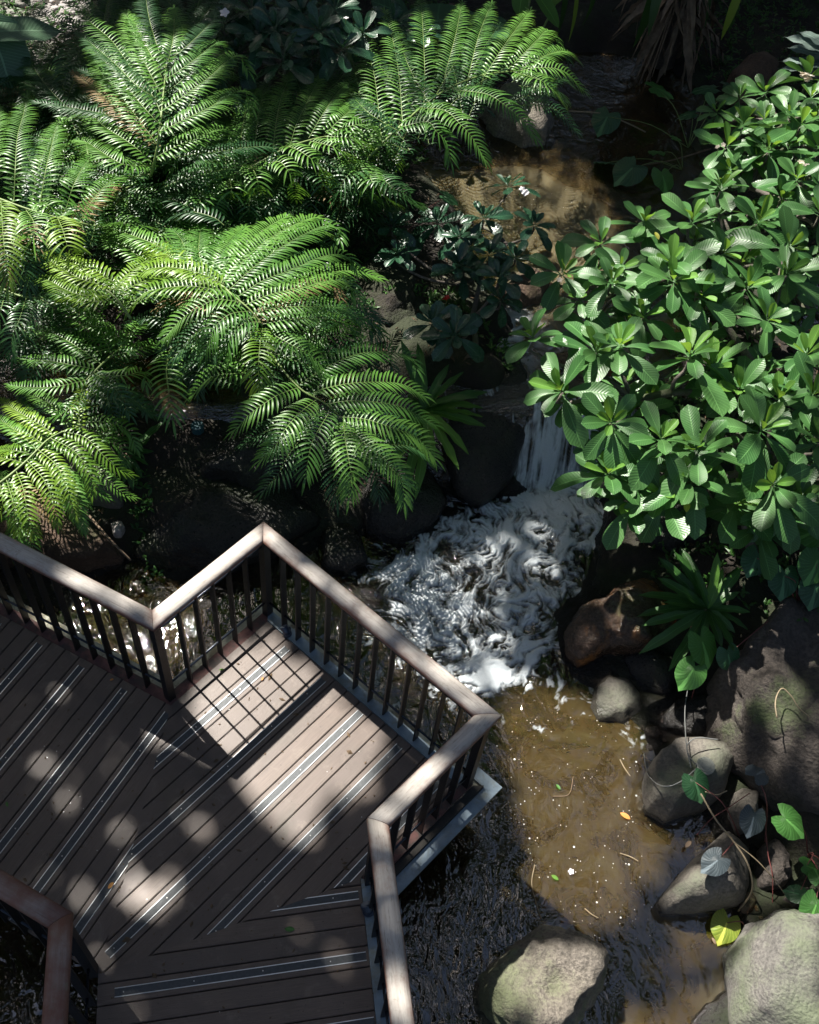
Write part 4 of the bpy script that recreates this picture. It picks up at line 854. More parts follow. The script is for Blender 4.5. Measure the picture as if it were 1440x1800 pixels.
# R: lower left
f = fern((20, 850), .3, 'fern with slender yellow tipped sprays arching over the earth bank at lower left')
frond(f, [(-30,870),(12,840),(45,812),(67,790),(92,768),(150,742)], [.5, .55, .58, .6, .6, .58], [
 ([(12,844),(23,881),(31,912),(34,941)],), ([(29,829),(42,862),(50,908),(63,943)],), ([(48,810),(79,846),(96,890),(101,922)],), ([(67,790),(100,819),(117,858),(132,904)],), ([(90,771),(129,792),(158,831),(162,868)],),
 ([(108,758),(150,769),(177,796),(208,825),(230,834)],), ([(146,742),(188,742),(225,756),(240,788)], {'m': 'fern'}), ([(140,752),(140,710),(152,669)],), ([(90,760),(56,738),(27,721),(4,702)],), ([(67,775),(42,758),(0,748)],), ([(52,798),(25,792),(-5,790)],),
 ([(36,812),(10,806),(-20,800)],), ([(120,750),(100,720),(70,700),(40,690)], {'m': 'fern'}), ([(60,785),(30,760),(-10,730)], {'m': 'fern'}), ([(0,850),(5,880),(0,915)],)], .093, 'fern_yl', rise=.05, drop=.2, under=.9, undm='fern')
f = fern((180, 680), .4, 'half shaded fern between the bright canopy and the lower left fern')
frond(f, [(215,610),(185,635),(165,655),(150,672),(140,700)], [.75, .8, .8, .78, .7], [
 ([(178,640),(129,605),(90,585),(58,577)],), ([(172,650),(129,642),(90,635),(37,631)],), ([(156,667),(104,679),(52,681),(17,677)],), ([(167,658),(175,679),(184,698)],), ([(195,626),(240,615),(269,606),(293,604)],),
 ([(182,660),(221,660),(250,654),(257,677)],), ([(195,618),(177,579),(154,542)],), ([(212,610),(229,585),(262,560)],), ([(160,690),(190,702),(229,700),(268,729)], {'m': 'fern_dk'}), ([(150,690),(120,720),(90,735)],), ([(165,655),(200,680),(230,730)], {'m': 'fern_dk'})], .105, 'fern', rise=.06, drop=.15, under=.9)
f = fern((40, 540), .8, 'dark fern hanging below the yellow green fern at the left edge')
frond(f, [(-10,500),(20,515),(46,522),(100,525)], [1.0, 1.0, 1.0, .95], [([(46,525),(33,565),(21,594),(22,627)],), ([(10,515),(2,545),(-5,590)],), ([(70,525),(92,540),(98,565)], {'m': 'fern_dk'}), ([(-5,510),(-20,540),(-25,580)],)], .12, 'fern_dk', under=.5)
f = fern((290, 600), .6, 'single drooping frond with few long leaflets above the bare earth')
frond(f, [(330,590),(300,615),(293,650),(297,690)], [.75, .75, .7, .62], [([(300,612),(293,650),(296,687),(304,738)], {'w': .17, 'pitch': .045, 'drop': .15})], .16, 'fern', under=0)
f = fern((420, 650), .7, 'fern with glossy sprays drooping under the bright canopy')
frond(f, [(430,620),(405,640),(390,650)], [.9, .9, .85], [([(380,638),(347,633),(315,650)], {'m': 'fern_dk'}), ([(430,654),(392,658),(365,667),(338,696)],), ([(400,620),(360,600),(335,605),(318,625)],), ([(430,640),(400,620),(370,612)],)], .15, 'fern', under=.6)

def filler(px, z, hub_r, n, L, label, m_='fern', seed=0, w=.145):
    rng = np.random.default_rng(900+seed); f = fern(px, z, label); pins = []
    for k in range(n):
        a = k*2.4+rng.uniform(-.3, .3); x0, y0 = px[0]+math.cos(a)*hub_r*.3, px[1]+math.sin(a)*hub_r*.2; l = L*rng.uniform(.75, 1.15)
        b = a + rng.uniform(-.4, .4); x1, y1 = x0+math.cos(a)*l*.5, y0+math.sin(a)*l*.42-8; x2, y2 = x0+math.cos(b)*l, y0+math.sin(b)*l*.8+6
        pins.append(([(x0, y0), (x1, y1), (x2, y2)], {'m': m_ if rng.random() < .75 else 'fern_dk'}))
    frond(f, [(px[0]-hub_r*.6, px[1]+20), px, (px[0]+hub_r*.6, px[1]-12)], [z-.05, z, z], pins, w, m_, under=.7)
filler((215, 335), 1.05, 40, 12, 115, 'fern filling the gap between the tall dark fern and the yellow green fern', 'fern', 1)
filler((330, 420), 1.0, 40, 12, 110, 'fern tucked behind the sunlit middle fern', 'fern', 2)
filler((470, 400), .95, 40, 10, 100, 'fern just above the top edge of the sunlit middle fern', 'fern', 3)
filler((70, 300), 1.0, 50, 11, 120, 'fern low behind the upright sprays at the left edge', 'fern', 4)
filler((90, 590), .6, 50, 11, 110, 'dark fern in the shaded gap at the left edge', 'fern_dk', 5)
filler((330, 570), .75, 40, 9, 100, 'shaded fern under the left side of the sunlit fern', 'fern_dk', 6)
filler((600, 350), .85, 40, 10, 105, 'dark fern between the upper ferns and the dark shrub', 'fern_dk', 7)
filler((380, 290), 1.2, 40, 11, 110, 'fern between the tall fan and the upright ribbed sprays', 'fern', 8)
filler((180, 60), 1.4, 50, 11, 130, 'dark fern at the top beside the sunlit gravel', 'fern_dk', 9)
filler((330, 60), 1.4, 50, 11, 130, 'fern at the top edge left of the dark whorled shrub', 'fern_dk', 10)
filler((100, 180), 1.1, 50, 10, 120, 'fern under the tip of the banana leaf', 'fern_dk', 11)
filler((260, 110), 1.35, 60, 13, 150, 'broad fern behind the tall dark fan near the top', 'fern', 13)
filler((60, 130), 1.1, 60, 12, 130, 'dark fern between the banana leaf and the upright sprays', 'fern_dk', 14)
filler((170, 150), 1.25, 60, 12, 140, 'fern left of the tall dark fan under the gravel patch', 'fern', 15)
filler((330, 190), 1.2, 60, 12, 130, 'fern right of the base of the tall dark fan', 'fern', 16)
filler((540, 180), 1.2, 50, 10, 110, 'dark fern behind the upright ribbed sprays', 'fern_dk', 12)

# ------------------------------------------------------------------ broad leaves
def leaf_mesh(name, L, Wd, shape='obov', fold=.25, curl=.3, wav=0., K=9, mats=None, twist=0.):
    """leaf lying along +X from the origin, curling downward; UV.x across, UV.y along"""
    mb = MB(); V = []; UV = []
    cols = [-1, -.55, 0, .55, 1]
    for k in range(K+1):
        t = k/K
        if shape == 'obov': w = max(.07, (t**1.25*(1-t)**.48)/.389) if t < 1 else .03
        elif shape == 'lance': w = (math.sin(math.pi*(t**.75)))**.85 if 0 < t < 1 else .02
        elif shape == 'strap': w = min(1, t*3.2+.12)*(1-max(0, (t-.72)/.28)**1.6) if t < 1 else .02
        else: w = math.sin(math.pi*t)**.6 if 0 < t < 1 else .02
        if shape == 'obov' and t < .12: w = .08
        x = L*t*(1-.12*curl*t); z = -curl*L*.45*t**2
        for c in cols:
            zz = z + abs(c)*fold*w*Wd*.5*(1-.3*t) + wav*L*.012*math.sin(t*26+c*1.7)*abs(c)
            V.append((x, c*w*Wd/2 + wav*.004*math.sin(t*19+2), zz)); UV.append((.5+c*.5, t+.001))
    n = len(cols); F = [(k*n+j, k*n+j+1, (k+1)*n+j+1, (k+1)*n+j) for k in range(K) for j in range(n-1)]
    mb.add(V, F, UV); return mb.mesh(name, mats, True)
def orient(pos, az, el, roll=0., s=1.):
    return Matrix.Translation(Vector(tuple(map(float, pos)))) @ Matrix.Rotation(az, 4, 'Z') @ Matrix.Rotation(-el, 4, 'Y') @ Matrix.Rotation(roll, 4, 'X') @ Matrix.Scale(s, 4)
def plum_meshes(tagn, m_, my_):
    A = [leaf_mesh('leaf', .315, .132, 'obov', .26, c, 0, mats=m_) for c in (.15, .35, .55, .75)]
    B = [leaf_mesh('leaf', .225, .088, 'obov', .6, c, 0, mats=my_) for c in (.1, .3)]
    return A, B
PL = plum_meshes('p', M['plum'], M['plum_y']); PDK = plum_meshes('d', M['plum_dk'], M['plum_dk'])
def rosette(br, pos, axis, meshes, size, nl, rng):
    """leaves round a branch tip: outer ones long and low, inner ones short and upright"""
    A, B = meshes; q = Vector((0, 0, 1)).rotation_difference(Vector(axis).normalized()).to_matrix().to_4x4()
    T = Matrix.Translation(Vector(tuple(map(float, pos)))); a0 = rng.uniform(0, 6.28)
    for k in range(nl):
        az = a0 + k*2.39996 + rng.uniform(-.18, .18); t = k/(nl-1)
        el = R(-14 + 78*t + rng.uniform(-11, 11)); s = size*(1.12-.55*t)*rng.uniform(.78, 1.18)
        inner = t > .74
        me = B[rng.integers(len(B))] if inner else A[rng.integers(len(A))]
        if inner: s *= 1.15
        loc = Matrix.Translation((0, 0, .035*t*size)) @ orient((0, 0, 0), az, el, rng.uniform(-.35, .35), s) @ Matrix.Translation((.012, 0, 0))
        o = link(bpy.data.objects.new('leaf', me)); o.parent = br
        o.matrix_local = Matrix.Translation(-root_loc(br)) @ T @ q @ loc
def plumeria(px, z, hubs, tips, label, meshes, size=1., nl=12, seed=1, group=None, name='plumeria_tree', bark='bark', cat='tree'):
    rng = np.random.default_rng(seed); w = at(*px, z); gz = float(ground(w[0], w[1])); base = np.array([w[0], w[1], gz-.05])
    e = empty(name, (w[0], w[1], gz), label, cat, group); H_ = [at(x, y, zz) for x, y, zz in hubs]
    tr = MB(); prev = base
    for i, h in enumerate(H_):
        src = base if i == 0 else H_[int(np.argmin([np.linalg.norm(h-g) for g in H_[:i]]))]
        C = catmull([src, (src+h)/2 + rng.normal(0, .03, 3), h], 8); tr.tube(C, list(np.linspace(.030 if i else .045, .021, 8)*size), 9)
    tr.build('trunk', M[bark], e, smooth=True)
    for t in tips:
        x, y, zz = t[:3]; s = (t[3] if len(t) > 3 else 1.)*size; p = at(x, y, zz); h = min(H_, key=lambda g: np.linalg.norm(g-p)+.6*max(0, g[2]-p[2]+.05))
        mid = (h+p)/2 + np.array([rng.normal(0, .03), rng.normal(0, .03), -.05]); end = p - np.array([0, 0, .10*size])
        C = catmull([h, mid, end, p], 9); b = MB(); b.tube(C, list(np.linspace(.017, .010, 9)*size), 7)
        br = b.build('branch', M[bark], e, smooth=True)
        ax = np.array([rng.normal(0, .22), -.10+rng.normal(0, .2), 1.]) + (p-h)*[.45, .45, 0]
        rosette(br, p, ax, meshes, s*rng.uniform(.88, 1.12), nl, rng)
    return e
zT = 1.45
plumeria((1340, 1010), 0.1, [(1290,760,.75),(1240,690,1.0),(1180,690,1.05),(1330,650,1.05),(1270,560,1.2),(1110,700,1.05),(1350,820,.95),(1230,840,.9)], [
 (989,691,1.25),(1047,621,1.35,.95),(1090,613,1.4),(1211,633,1.35,1.15),(1074,745,1.3),(1160,777,1.35,1.05),(1226,800,1.35),(1335,761,1.4,1.15),(1067,839,1.05,1.05),(1168,874,1.05),(1214,850,1.2,.95),(1358,854,1.2),(938,600,1.3,.9),
 (1290,890,.95),(1417,631,1.4),(1440,780,1.3),(1366,707,1.3),(1110,885,.85,.95),(1400,880,1.0),(1425,700,1.4),(1300,690,1.2),(1330,930,.8),(1251,655,1.2)],
 'large sunlit plumeria hanging over the waterfall on the right bank', PL, 1.12, 13, 5)
plumeria((1420, 620), 0.3, [(1370,500,.9),(1300,470,1.1),(1230,500,1.15),(1400,380,1.2),(1120,500,1.1),(1320,330,1.2),(1330,590,1.1)], [
 (986,484,1.3,.95),(1074,500,1.4,.9),(1087,478,1.35,.9),(1183,500,1.5,1.05),(1230,524,1.45),(1347,567,1.5),(1382,485,1.5),(1305,225,1.5),(1406,225,1.55),(1420,142,1.5,.95),(1399,319,1.55),(1267,337,1.5),(1057,431,1.35,.9),(1132,397,1.4),
 (1181,470,1.5,1.05),(1267,450,1.5),(1215,394,1.5),(1380,440,1.55),(1440,380,1.55),(1330,395,1.5),(1020,530,1.2,.9),(1275,262,1.4,.9),(1440,270,1.5),(1350,270,1.45),(1130,560,1.3),(1310,510,1.4)],
 'plumeria with cream blossoms filling the upper right side beside the pond', PL, 1.08, 11, 9)
_r = np.random.default_rng(77)
def under_tips(poly, n, z0, z1):
    out = []
    while len(out) < n:
        x, y = _r.uniform(880, 1480), _r.uniform(120, 960)
        if inpoly(poly, x, y) and all(math.hypot(x-a[0], y-a[1]) > 46 for a in out): out.append((x, y, _r.uniform(z0, z1), _r.uniform(.7, 1.0)))
    return out
plumeria((1390, 900), 0.2, [(1350,800,.6),(1280,740,.6),(1200,760,.65),(1320,650,.7),(1150,820,.55)], under_tips([(1010,640),(1440,620),(1470,900),(1300,940),(1080,880),(990,720)], 24, .75, 1.05),
 'plumeria whose shaded leaves fill the gaps under the large sunlit one', PL, .98, 12, 21)
plumeria((1440, 520), 0.3, [(1370,480,.8),(1290,430,.85),(1200,470,.85),(1390,330,.9),(1120,480,.8)], under_tips([(1000,480),(1120,410),(1220,400),(1300,250),(1440,180),(1470,600),(1150,600),(1020,580)], 24, .9, 1.2),
 'plumeria set low behind the one with cream blossoms, mostly in its shade', PL, .95, 12, 23)
plumeria((1500, 420), 0.3, [(1440,280,1.2),(1380,210,1.25),(1340,270,1.2)], [(1345,165,1.35,.9),(1385,205,1.45,.95),(1345,215,1.3,.9),(1432,215,1.45),(1385,265,1.4),(1325,290,1.3,.95),(1440,330,1.5),(1375,350,1.4),(1260,200,1.2,.85),(1300,175,1.3,.85),(1285,300,1.3,.9),(1425,175,1.5,.9)],
 'plumeria branches crowding the top right corner beside the silvery plant', PL, 1.02, 12, 29)
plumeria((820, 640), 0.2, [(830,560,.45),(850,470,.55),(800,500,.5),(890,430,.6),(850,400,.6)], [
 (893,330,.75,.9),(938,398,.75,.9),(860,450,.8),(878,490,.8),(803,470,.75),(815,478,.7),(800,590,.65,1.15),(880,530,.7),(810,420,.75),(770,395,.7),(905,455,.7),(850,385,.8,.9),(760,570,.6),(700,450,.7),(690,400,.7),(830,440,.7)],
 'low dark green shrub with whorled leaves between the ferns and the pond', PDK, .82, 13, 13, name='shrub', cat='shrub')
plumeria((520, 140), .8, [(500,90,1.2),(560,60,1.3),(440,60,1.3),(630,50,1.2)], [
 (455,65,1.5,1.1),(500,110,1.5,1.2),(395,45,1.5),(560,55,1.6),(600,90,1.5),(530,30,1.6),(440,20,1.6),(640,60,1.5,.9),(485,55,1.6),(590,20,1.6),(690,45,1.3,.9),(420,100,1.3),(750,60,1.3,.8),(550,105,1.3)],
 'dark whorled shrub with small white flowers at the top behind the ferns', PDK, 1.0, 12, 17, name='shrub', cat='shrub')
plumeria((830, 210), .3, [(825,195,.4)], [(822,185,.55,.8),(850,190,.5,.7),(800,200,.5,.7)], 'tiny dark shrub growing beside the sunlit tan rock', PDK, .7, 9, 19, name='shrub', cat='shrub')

# strap leaved rosettes (bird's nest ferns)
ST = [leaf_mesh('leaf', 1., .15, 'strap', .3, c, .9, 16, M['strap']) for c in (.35, .6, .85)]
STL = [leaf_mesh('leaf', 1., .15, 'strap', .3, c, .9, 16, M['strap_l']) for c in (.35, .6, .85)]
def toward(c, tipw):
    d = tipw-c; return math.atan2(d[1], d[0]), math.atan2(d[2], math.hypot(d[0], d[1])), np.linalg.norm(d)
def strap_plant(px, z, tips, label, light=(), wd=1., group=None, meshes=None, name='strap_leaf_plant', cat='plant', extra=0, seed=0):
    c = at(*px, z); gz = float(ground(c[0], c[1])); e = empty(name, (c[0], c[1], gz), label, cat, group)
    rng = np.random.default_rng(seed+50); hb = MB(); hb.tube([(c[0], c[1], gz-.05), c], [.05, .035], 8); hb.build('crown_base', M['dead'], e)
    tt = [(x, y, zz, False) for x, y, zz in tips]
    for k in range(extra):
        a = rng.uniform(0, 6.28); rr = rng.uniform(.25, .5); p = c+np.array([math.cos(a)*rr, math.sin(a)*rr, rng.uniform(-.1, .3)]); tt.append((*to_px(p), p[2], True))
    for i, (x, y, zz, _) in enumerate(tt):
        az, el, L = toward(c, at(x, y, zz)); lib = (STL if i in light else ST) if meshes is None else meshes
        me = lib[rng.integers(len(lib))]
        o = link(bpy.data.objects.new('leaf', me)); o.parent = e
        Mx = Matrix.Translation(Vector(c)) @ Matrix.Rotation(az, 4, 'Z') @ Matrix.Rotation(-(el+.22), 4, 'Y') @ Matrix.Rotation(rng.uniform(-.3, .3), 4, 'X') @ Matrix.Diagonal((L*1.04, L**.35*.62*wd, L, 1))
        o.matrix_local = Matrix.Translation(-e.location) @ Mx
    return e
strap_plant((1245, 1070), 0.05, [(1125,1033,.05),(1120,1068,.0),(1128,1102,-.1),(1130,1155,-.15),(1170,1020,.2),(1150,985,.2),(1180,970,.3),(1215,1000,.3),(1270,1000,.3),(1300,1040,.2),(1265,1140,.0),(1220,1170,-.05),(1150,1130,-.1),(1200,960,.3),(1260,970,.35),(1165,1060,.05),(1180,1180,-.1),(1290,1110,.1),(1310,1000,.3)],
 "dark strap leaved fern rosette beside the rust coloured boulder", (14, 8), 1.0, extra=6, seed=1)
strap_plant((745, 720), .15, [(862,684,.25),(850,705,.2),(848,735,.2),(850,758,.1),(825,795,.1),(805,828,.0),(748,872,-.1),(715,850,.0),(690,830,.1),(790,640,.45),(815,655,.4),(740,600,.5),(760,820,.1),(700,600,.5),(660,820,.0),(600,860,-.1),(625,830,.05)],
 "strap leaved fern rosette with notched light green leaves beside the waterfall boulder", (1, 2, 3, 4, 5, 6, 7, 8, 12, 14, 15), 1.0, extra=3, seed=2)
strap_plant((225, 800), 0.1, [(230,860,.0),(250,840,.0),(262,815,.05),(270,790,.1),(262,770,.15),(200,850,.0),(190,820,.05),(250,760,.2),(290,745,.2),(220,850,0)], 'dull green strap leaved rosette at the end of the lower left fern', (), .9, seed=3)
# taro style leaves
def heart_mesh(m_, name='leaf'):
    mb = MB(); pts = []; n = 26
    for i in range(n):
        a = 2*math.pi*i/n; r = .5*(1-.16*math.cos(a)) ; x = .18 + r*math.cos(a)*1.15; y = r*math.sin(a)*.98
        if abs(a-math.pi) < .45: x += .33*(1-abs(a-math.pi)/.45)
        if abs(math.sin(a)) < .35 and math.cos(a) > 0: x += .14*(1-abs(math.sin(a))/.35)
        pts.append((x, y))
    V = [(0, 0, 0)]; UV = [(.5, .5)]
    for ring, f in ((0, .4), (1, .75), (2, 1.)):
        for (x, y) in pts:
            r = math.hypot(x, y)*f; z = -.20*r*r*1.4 + .03*math.sin(9*math.atan2(y, x))*f*f + .05*abs(y)*f
            V.append((x*f, y*f, z)); UV.append((.5+math.atan2(y, x)/6.2832*.98, .002+f*.3+math.atan2(y, x)*.55))
    F = [(0, 1+i, 1+(i+1) % n) for i in range(n)]
    for k in range(2): F += [(1+k*n+i, 1+(k+1)*n+i, 1+(k+1)*n+(i+1) % n, 1+k*n+(i+1) % n) for i in range(n)]
    mb.add(V, F, UV); return mb.mesh(name, m_, True)
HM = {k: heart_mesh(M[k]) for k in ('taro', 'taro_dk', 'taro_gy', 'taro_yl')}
def taro(base_px, zb, leaves, label, group=None, stem='redstem'):
    b = at(*base_px, zb); e = empty('taro_plant', tuple(b), label, 'plant', group)
    for (x, y, z, sz, azd, tilt, mk) in leaves:
        c = at(x, y, z); mid = (b+c)/2 + np.array([0, 0, .08+.1*abs(z-zb)])
        s = MB(); s.tube(catmull([b, mid, c-[0, 0, .004]], 9), [.005, .005, .0045, .004, .004, .004, .0035, .003, .003], 5); st = s.build('stalk', M[stem], e, smooth=True)
        Mx = Matrix.Translation(Vector(c)) @ Matrix.Rotation(R(azd), 4, 'Z') @ Matrix.Rotation(R(tilt), 4, 'Y') @ Matrix.Rotation(R(random.uniform(-12, 12)), 4, 'X') @ Matrix.Scale(sz*1.35, 4)
        inst('leaf', HM[mk], Mx, e)
G_T = 'taro plants with heart shaped leaves along the water'
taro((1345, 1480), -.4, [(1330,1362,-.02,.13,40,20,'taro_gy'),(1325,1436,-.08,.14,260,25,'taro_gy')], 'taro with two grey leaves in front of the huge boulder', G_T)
taro((1300, 1470), -.4, [(1222,1374,-.08,.15,300,25,'taro_dk')], 'taro with one dark leaf over the round stone', G_T)
taro((1290, 1480), -.3, [(1262,1512,-.05,.13,220,20,'taro_gy')], 'taro with one grey leaf coloured dark for its shade over the wedge shaped stone', G_T)  # grey underside colour also carries this leaf's shade
taro((1420, 1500), -.4, [(1382,1440,.0,.17,330,15,'taro'),(1418,1522,-.1,.10,0,20,'taro'),(1435,1590,-.08,.15,250,20,'taro'),(1405,1572,-.15,.10,160,20,'taro_dk'),(1440,1545,-.05,.1,90,20,'taro')], 'taro with bright green leaves at the right edge', G_T)
taro((1310, 1630), -.6, [(1278,1622,-.52,.15,250,12,'taro_yl')], 'taro with a single yellowing leaf lying on the water', G_T)
taro((1215, 1230), -.5, [(1235,1128,.12,.20,300,30,'taro'),(1218,1178,.0,.17,240,25,'taro')], 'taro with two broad green leaves in the middle of the dark strap leaved rosette', G_T)
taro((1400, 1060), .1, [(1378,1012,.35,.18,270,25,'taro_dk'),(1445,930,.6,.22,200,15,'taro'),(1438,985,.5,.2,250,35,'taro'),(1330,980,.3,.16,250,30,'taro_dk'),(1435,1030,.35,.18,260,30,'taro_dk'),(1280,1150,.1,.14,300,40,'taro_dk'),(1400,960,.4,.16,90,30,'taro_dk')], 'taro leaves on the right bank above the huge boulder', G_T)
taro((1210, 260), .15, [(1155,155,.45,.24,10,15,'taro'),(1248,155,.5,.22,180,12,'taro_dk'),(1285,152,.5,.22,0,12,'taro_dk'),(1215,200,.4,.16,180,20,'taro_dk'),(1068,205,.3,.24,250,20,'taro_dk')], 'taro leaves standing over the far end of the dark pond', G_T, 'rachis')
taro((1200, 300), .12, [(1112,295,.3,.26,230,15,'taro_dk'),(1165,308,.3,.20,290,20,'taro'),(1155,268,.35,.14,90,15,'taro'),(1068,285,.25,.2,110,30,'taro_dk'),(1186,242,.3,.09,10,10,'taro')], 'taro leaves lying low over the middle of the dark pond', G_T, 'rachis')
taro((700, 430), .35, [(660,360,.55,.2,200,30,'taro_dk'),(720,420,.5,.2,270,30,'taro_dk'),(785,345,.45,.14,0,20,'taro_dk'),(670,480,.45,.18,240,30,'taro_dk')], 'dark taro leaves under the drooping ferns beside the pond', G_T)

# big leaves at the top
BN = [leaf_mesh('leaf', 1., .30, 'strap', .25, c, .3, 16, M['banana']) for c in (.25, .6)]
def long_leaves(name, label, cat, items, meshes, group=None, stem=True):
    b = at(*items[0][0], items[0][1]); e = empty(name, (b[0], b[1], float(ground(b[0], b[1]))), label, cat, group)
    for (b0, z0, t0, z1, wd) in items:
        c = at(*b0, z0); az, el, L = toward(c, at(*t0, z1)); me = meshes[random.randrange(len(meshes))]
        Mx = Matrix.Translation(Vector(c)) @ Matrix.Rotation(az, 4, 'Z') @ Matrix.Rotation(-(el+.12), 4, 'Y') @ Matrix.Rotation(random.uniform(-.15, .15), 4, 'X') @ Matrix.Diagonal((L, wd, L*.8, 1))
        inst('leaf', me, Mx, e)
        if stem:
            s = MB(); s.tube([(e.location.x, e.location.y, e.location.z), (np.array(e.location)+c)/2, c], .014, 6); s.build('stalk', M['rachis'], e, smooth=True)
    return e
long_leaves('banana_plant', 'banana plant with two broad ribbed leaves at the top left corner', 'plant', [((-60,60),1.5,(112,60),1.35,1.5),((-30,10),1.6,(22,160),1.0,1.7),((-80,200),1.2,(20,250),.9,1.)], BN)
BH = [leaf_mesh('leaf', 1., .55, 'oval', .2, c, .15, 12, M['taro_dk']) for c in (.2, .4)]; BH2 = [leaf_mesh('leaf', 1., .42, 'oval', .2, c, .2, 12, M['strap_l']) for c in (.2, .4)]
long_leaves('broadleaf_plant', 'plant with huge smooth leaves behind the upper fern', 'plant', [((690,60),1.1,(850,22),1.15,1.),((830,25),1.1,(890,70),1.1,.8),((620,30),1.2,(560,15),1.2,.8),((720,30),1.1,(650,5),1.2,.8),((800,30),1.1,(870,50),1.15,.7)], BH)
long_leaves('broadleaf_plant', 'shaded plant with one broad leaf hanging at the top above the pond', 'plant', [((935,-20),1.2,(985,50),.9,.55),((920,-30),1.2,(912,30),.9,.5),((1000,-40),1.1,(960,20),.9,.5)], BH2)
AG = [leaf_mesh('leaf', 1., .22, 'lance', .3, c, 1.6, 18, M['agave']) for c in (.3, .5)]
long_leaves('silver_plant', 'silvery broad toothed plant at the top right corner', 'plant', [((1500,110),1.2,(1375,55),1.3,1.3),((1500,120),1.1,(1380,75),1.2,1.3),((1500,130),1.1,(1365,98),1.1,1.2),((1500,140),1.0,(1362,120),1.0,1.1),((1500,110),1.25,(1400,45),1.35,1.1),((1510,140),1.,(1400,130),.9,1.1)], AG)
BL = [leaf_mesh('leaf', 1., .055, 'lance', .4, c, .1, 12, M['blade']) for c in (.5, .9)]; BLY = [leaf_mesh('leaf', 1., .055, 'lance', .4, c, .1, 12, M['blade_y']) for c in (.4, .7)]
long_leaves('blade_plant', 'tall grassy plant with hanging blades at the top of the pond', 'plant', [((1160,-60),1.6,(1120,110),.6,2.),((1170,-60),1.6,(1135,70),.9,2.),((1130,-80),1.6,(1160,60),.9,1.6),((1300,-60),1.6,(1285,60),.8,1.6),((1240,-80),1.6,(1260,60),.9,1.5),((1050,-60),1.4,(1040,60),.7,1.5),((1000,-60),1.4,(985,80),.6,1.2)], BL, stem=False)
long_leaves('blade_plant', 'yellow green hanging blade leaves at the top of the pond', 'plant', [((1310,-40),1.6,(1265,82),.9,1.7),((1015,-40),1.3,(1008,85),.6,1.)], BLY, stem=False)
# palm with a skirt of dead fronds
pc = at(1200, -20, 1.1); palm = empty('palm', (pc[0], pc[1], float(ground(pc[0], pc[1]))), 'palm trunk with a skirt of dry brown fronds at the top right of the pond', 'palm')
b = MB(); b.tube([(pc[0], pc[1], .2), (pc[0], pc[1], 2.2)], [.16, .13], 12); b.build('trunk', M['bark'], palm, smooth=True)
DM = [leaf_mesh('leaf', 1., .10, 'lance', .5, c, 1.8, 10, M['dead']) for c in (.3, .8, 1.2)]
for k in range(90):
    a = random.uniform(0, 6.28); z = random.uniform(.8, 1.75); p = np.array([pc[0]+math.cos(a)*.16, pc[1]+math.sin(a)*.16, z])
    Mx = orient(p, a, -random.uniform(.3, 1.2), random.uniform(-1, 1), random.uniform(.45, 1.05)); inst('dry_frond', DM[k % 3], Mx, palm)
for k in range(12):
    a = -math.pi/2+random.uniform(-1.4, 1.4); p0 = np.array([pc[0]+math.cos(a)*.2, pc[1]+math.sin(a)*.2, random.uniform(.8, 1.2)]); p1 = p0+np.array([math.cos(a)*.35+random.uniform(-.1, .1), math.sin(a)*.35, -.8])
    s = MB(); s.tube(catmull([p0, (p0+p1)/2+[0, 0, .06], p1], 7), [.016, .014, .012, .01, .009, .008, .006], 6); s.build('dry_stalk', M['dead'], palm, smooth=True)

# ------------------------------------------------------------------ flowers
def flower_mesh(m_, r=.03, n=5):
    mb = MB()
    for k in range(n):
        a = 2*math.pi*k/n; ca, sa = math.cos(a), math.sin(a); V = []; K = 4
        for i in range(K+1):
            t = i/K; w = r*.42*math.sin(math.pi*(.12+.8*t)); x = r*t; z = r*(.35*t-.25*t*t)
            for c in (-1, 1): V.append((ca*x - sa*c*w, sa*x + ca*c*w, z+(.004 if c > 0 else 0)))
        mb.add(V, [(2*i, 2*i+1, 2*i+3, 2*i+2) for i in range(K)])
    return mb.mesh('petals', m_, True)
FM = {k: flower_mesh(M[k]) for k in ('petal', 'petal_w', 'petal_r')}
def flower(px, z, mk, label, n=1, s=1., cat='flower'):
    c = at(*px, z); e = empty('blossom', tuple(c), label, cat)
    st = MB(); st.tube([c-[0, 0, .06], c], .003, 5); st.build('stem', M['rachis'], e)
    for k in range(n):
        off = np.array([random.uniform(-.05, .05), random.uniform(-.05, .05), random.uniform(-.01, .04)])*(n > 1)
        inst('petals', FM[mk], orient(c+off, random.uniform(0, 6), R(random.uniform(-30, 30)), random.uniform(-.5, .5), s), e)
flower((1416, 136), 1.78, 'petal', 'cluster of cream plumeria blossoms near the top right corner', 12, 1.2)
flower((1404, 287), 1.8, 'petal', 'cream plumeria blossom on the uppermost right branches', 2, 1.1)
flower((1263, 262), 1.6, 'petal', 'small cream blossom at the pond side of the upper plumeria', 2, .8)
flower((984, 492), 1.45, 'petal', 'tiny cream blossom on the leftmost rosette of the upper plumeria', 1, .8)
flower((915, 335), .85, 'petal_w', 'pinkish white blossom on the dark shrub above the sandy pond', 3, 1.1)
flower((395, 23), 1.75, 'petal_w', 'white starry blossom on the dark shrub near the top', 1, 1.6)
flower((608, 32), 1.7, 'petal_w', 'small white blossom on the dark shrub left of the upper fern', 1, .9)
flower((785, 530), .5, 'petal_r', 'red flower low on the earth behind the dark shrub', 2, 1.0)
flower((788, 440), .6, 'petal_r', 'red flower in the middle of the dark shrub', 2, 1.0)
flower((668, 297), .7, 'petal_r', 'red flower beneath the drooping fern sprays', 2, 1.0)
flower((1004, 1532), -.585, 'petal_w', 'faded star shaped blossom floating on the brown water', 1, .75)

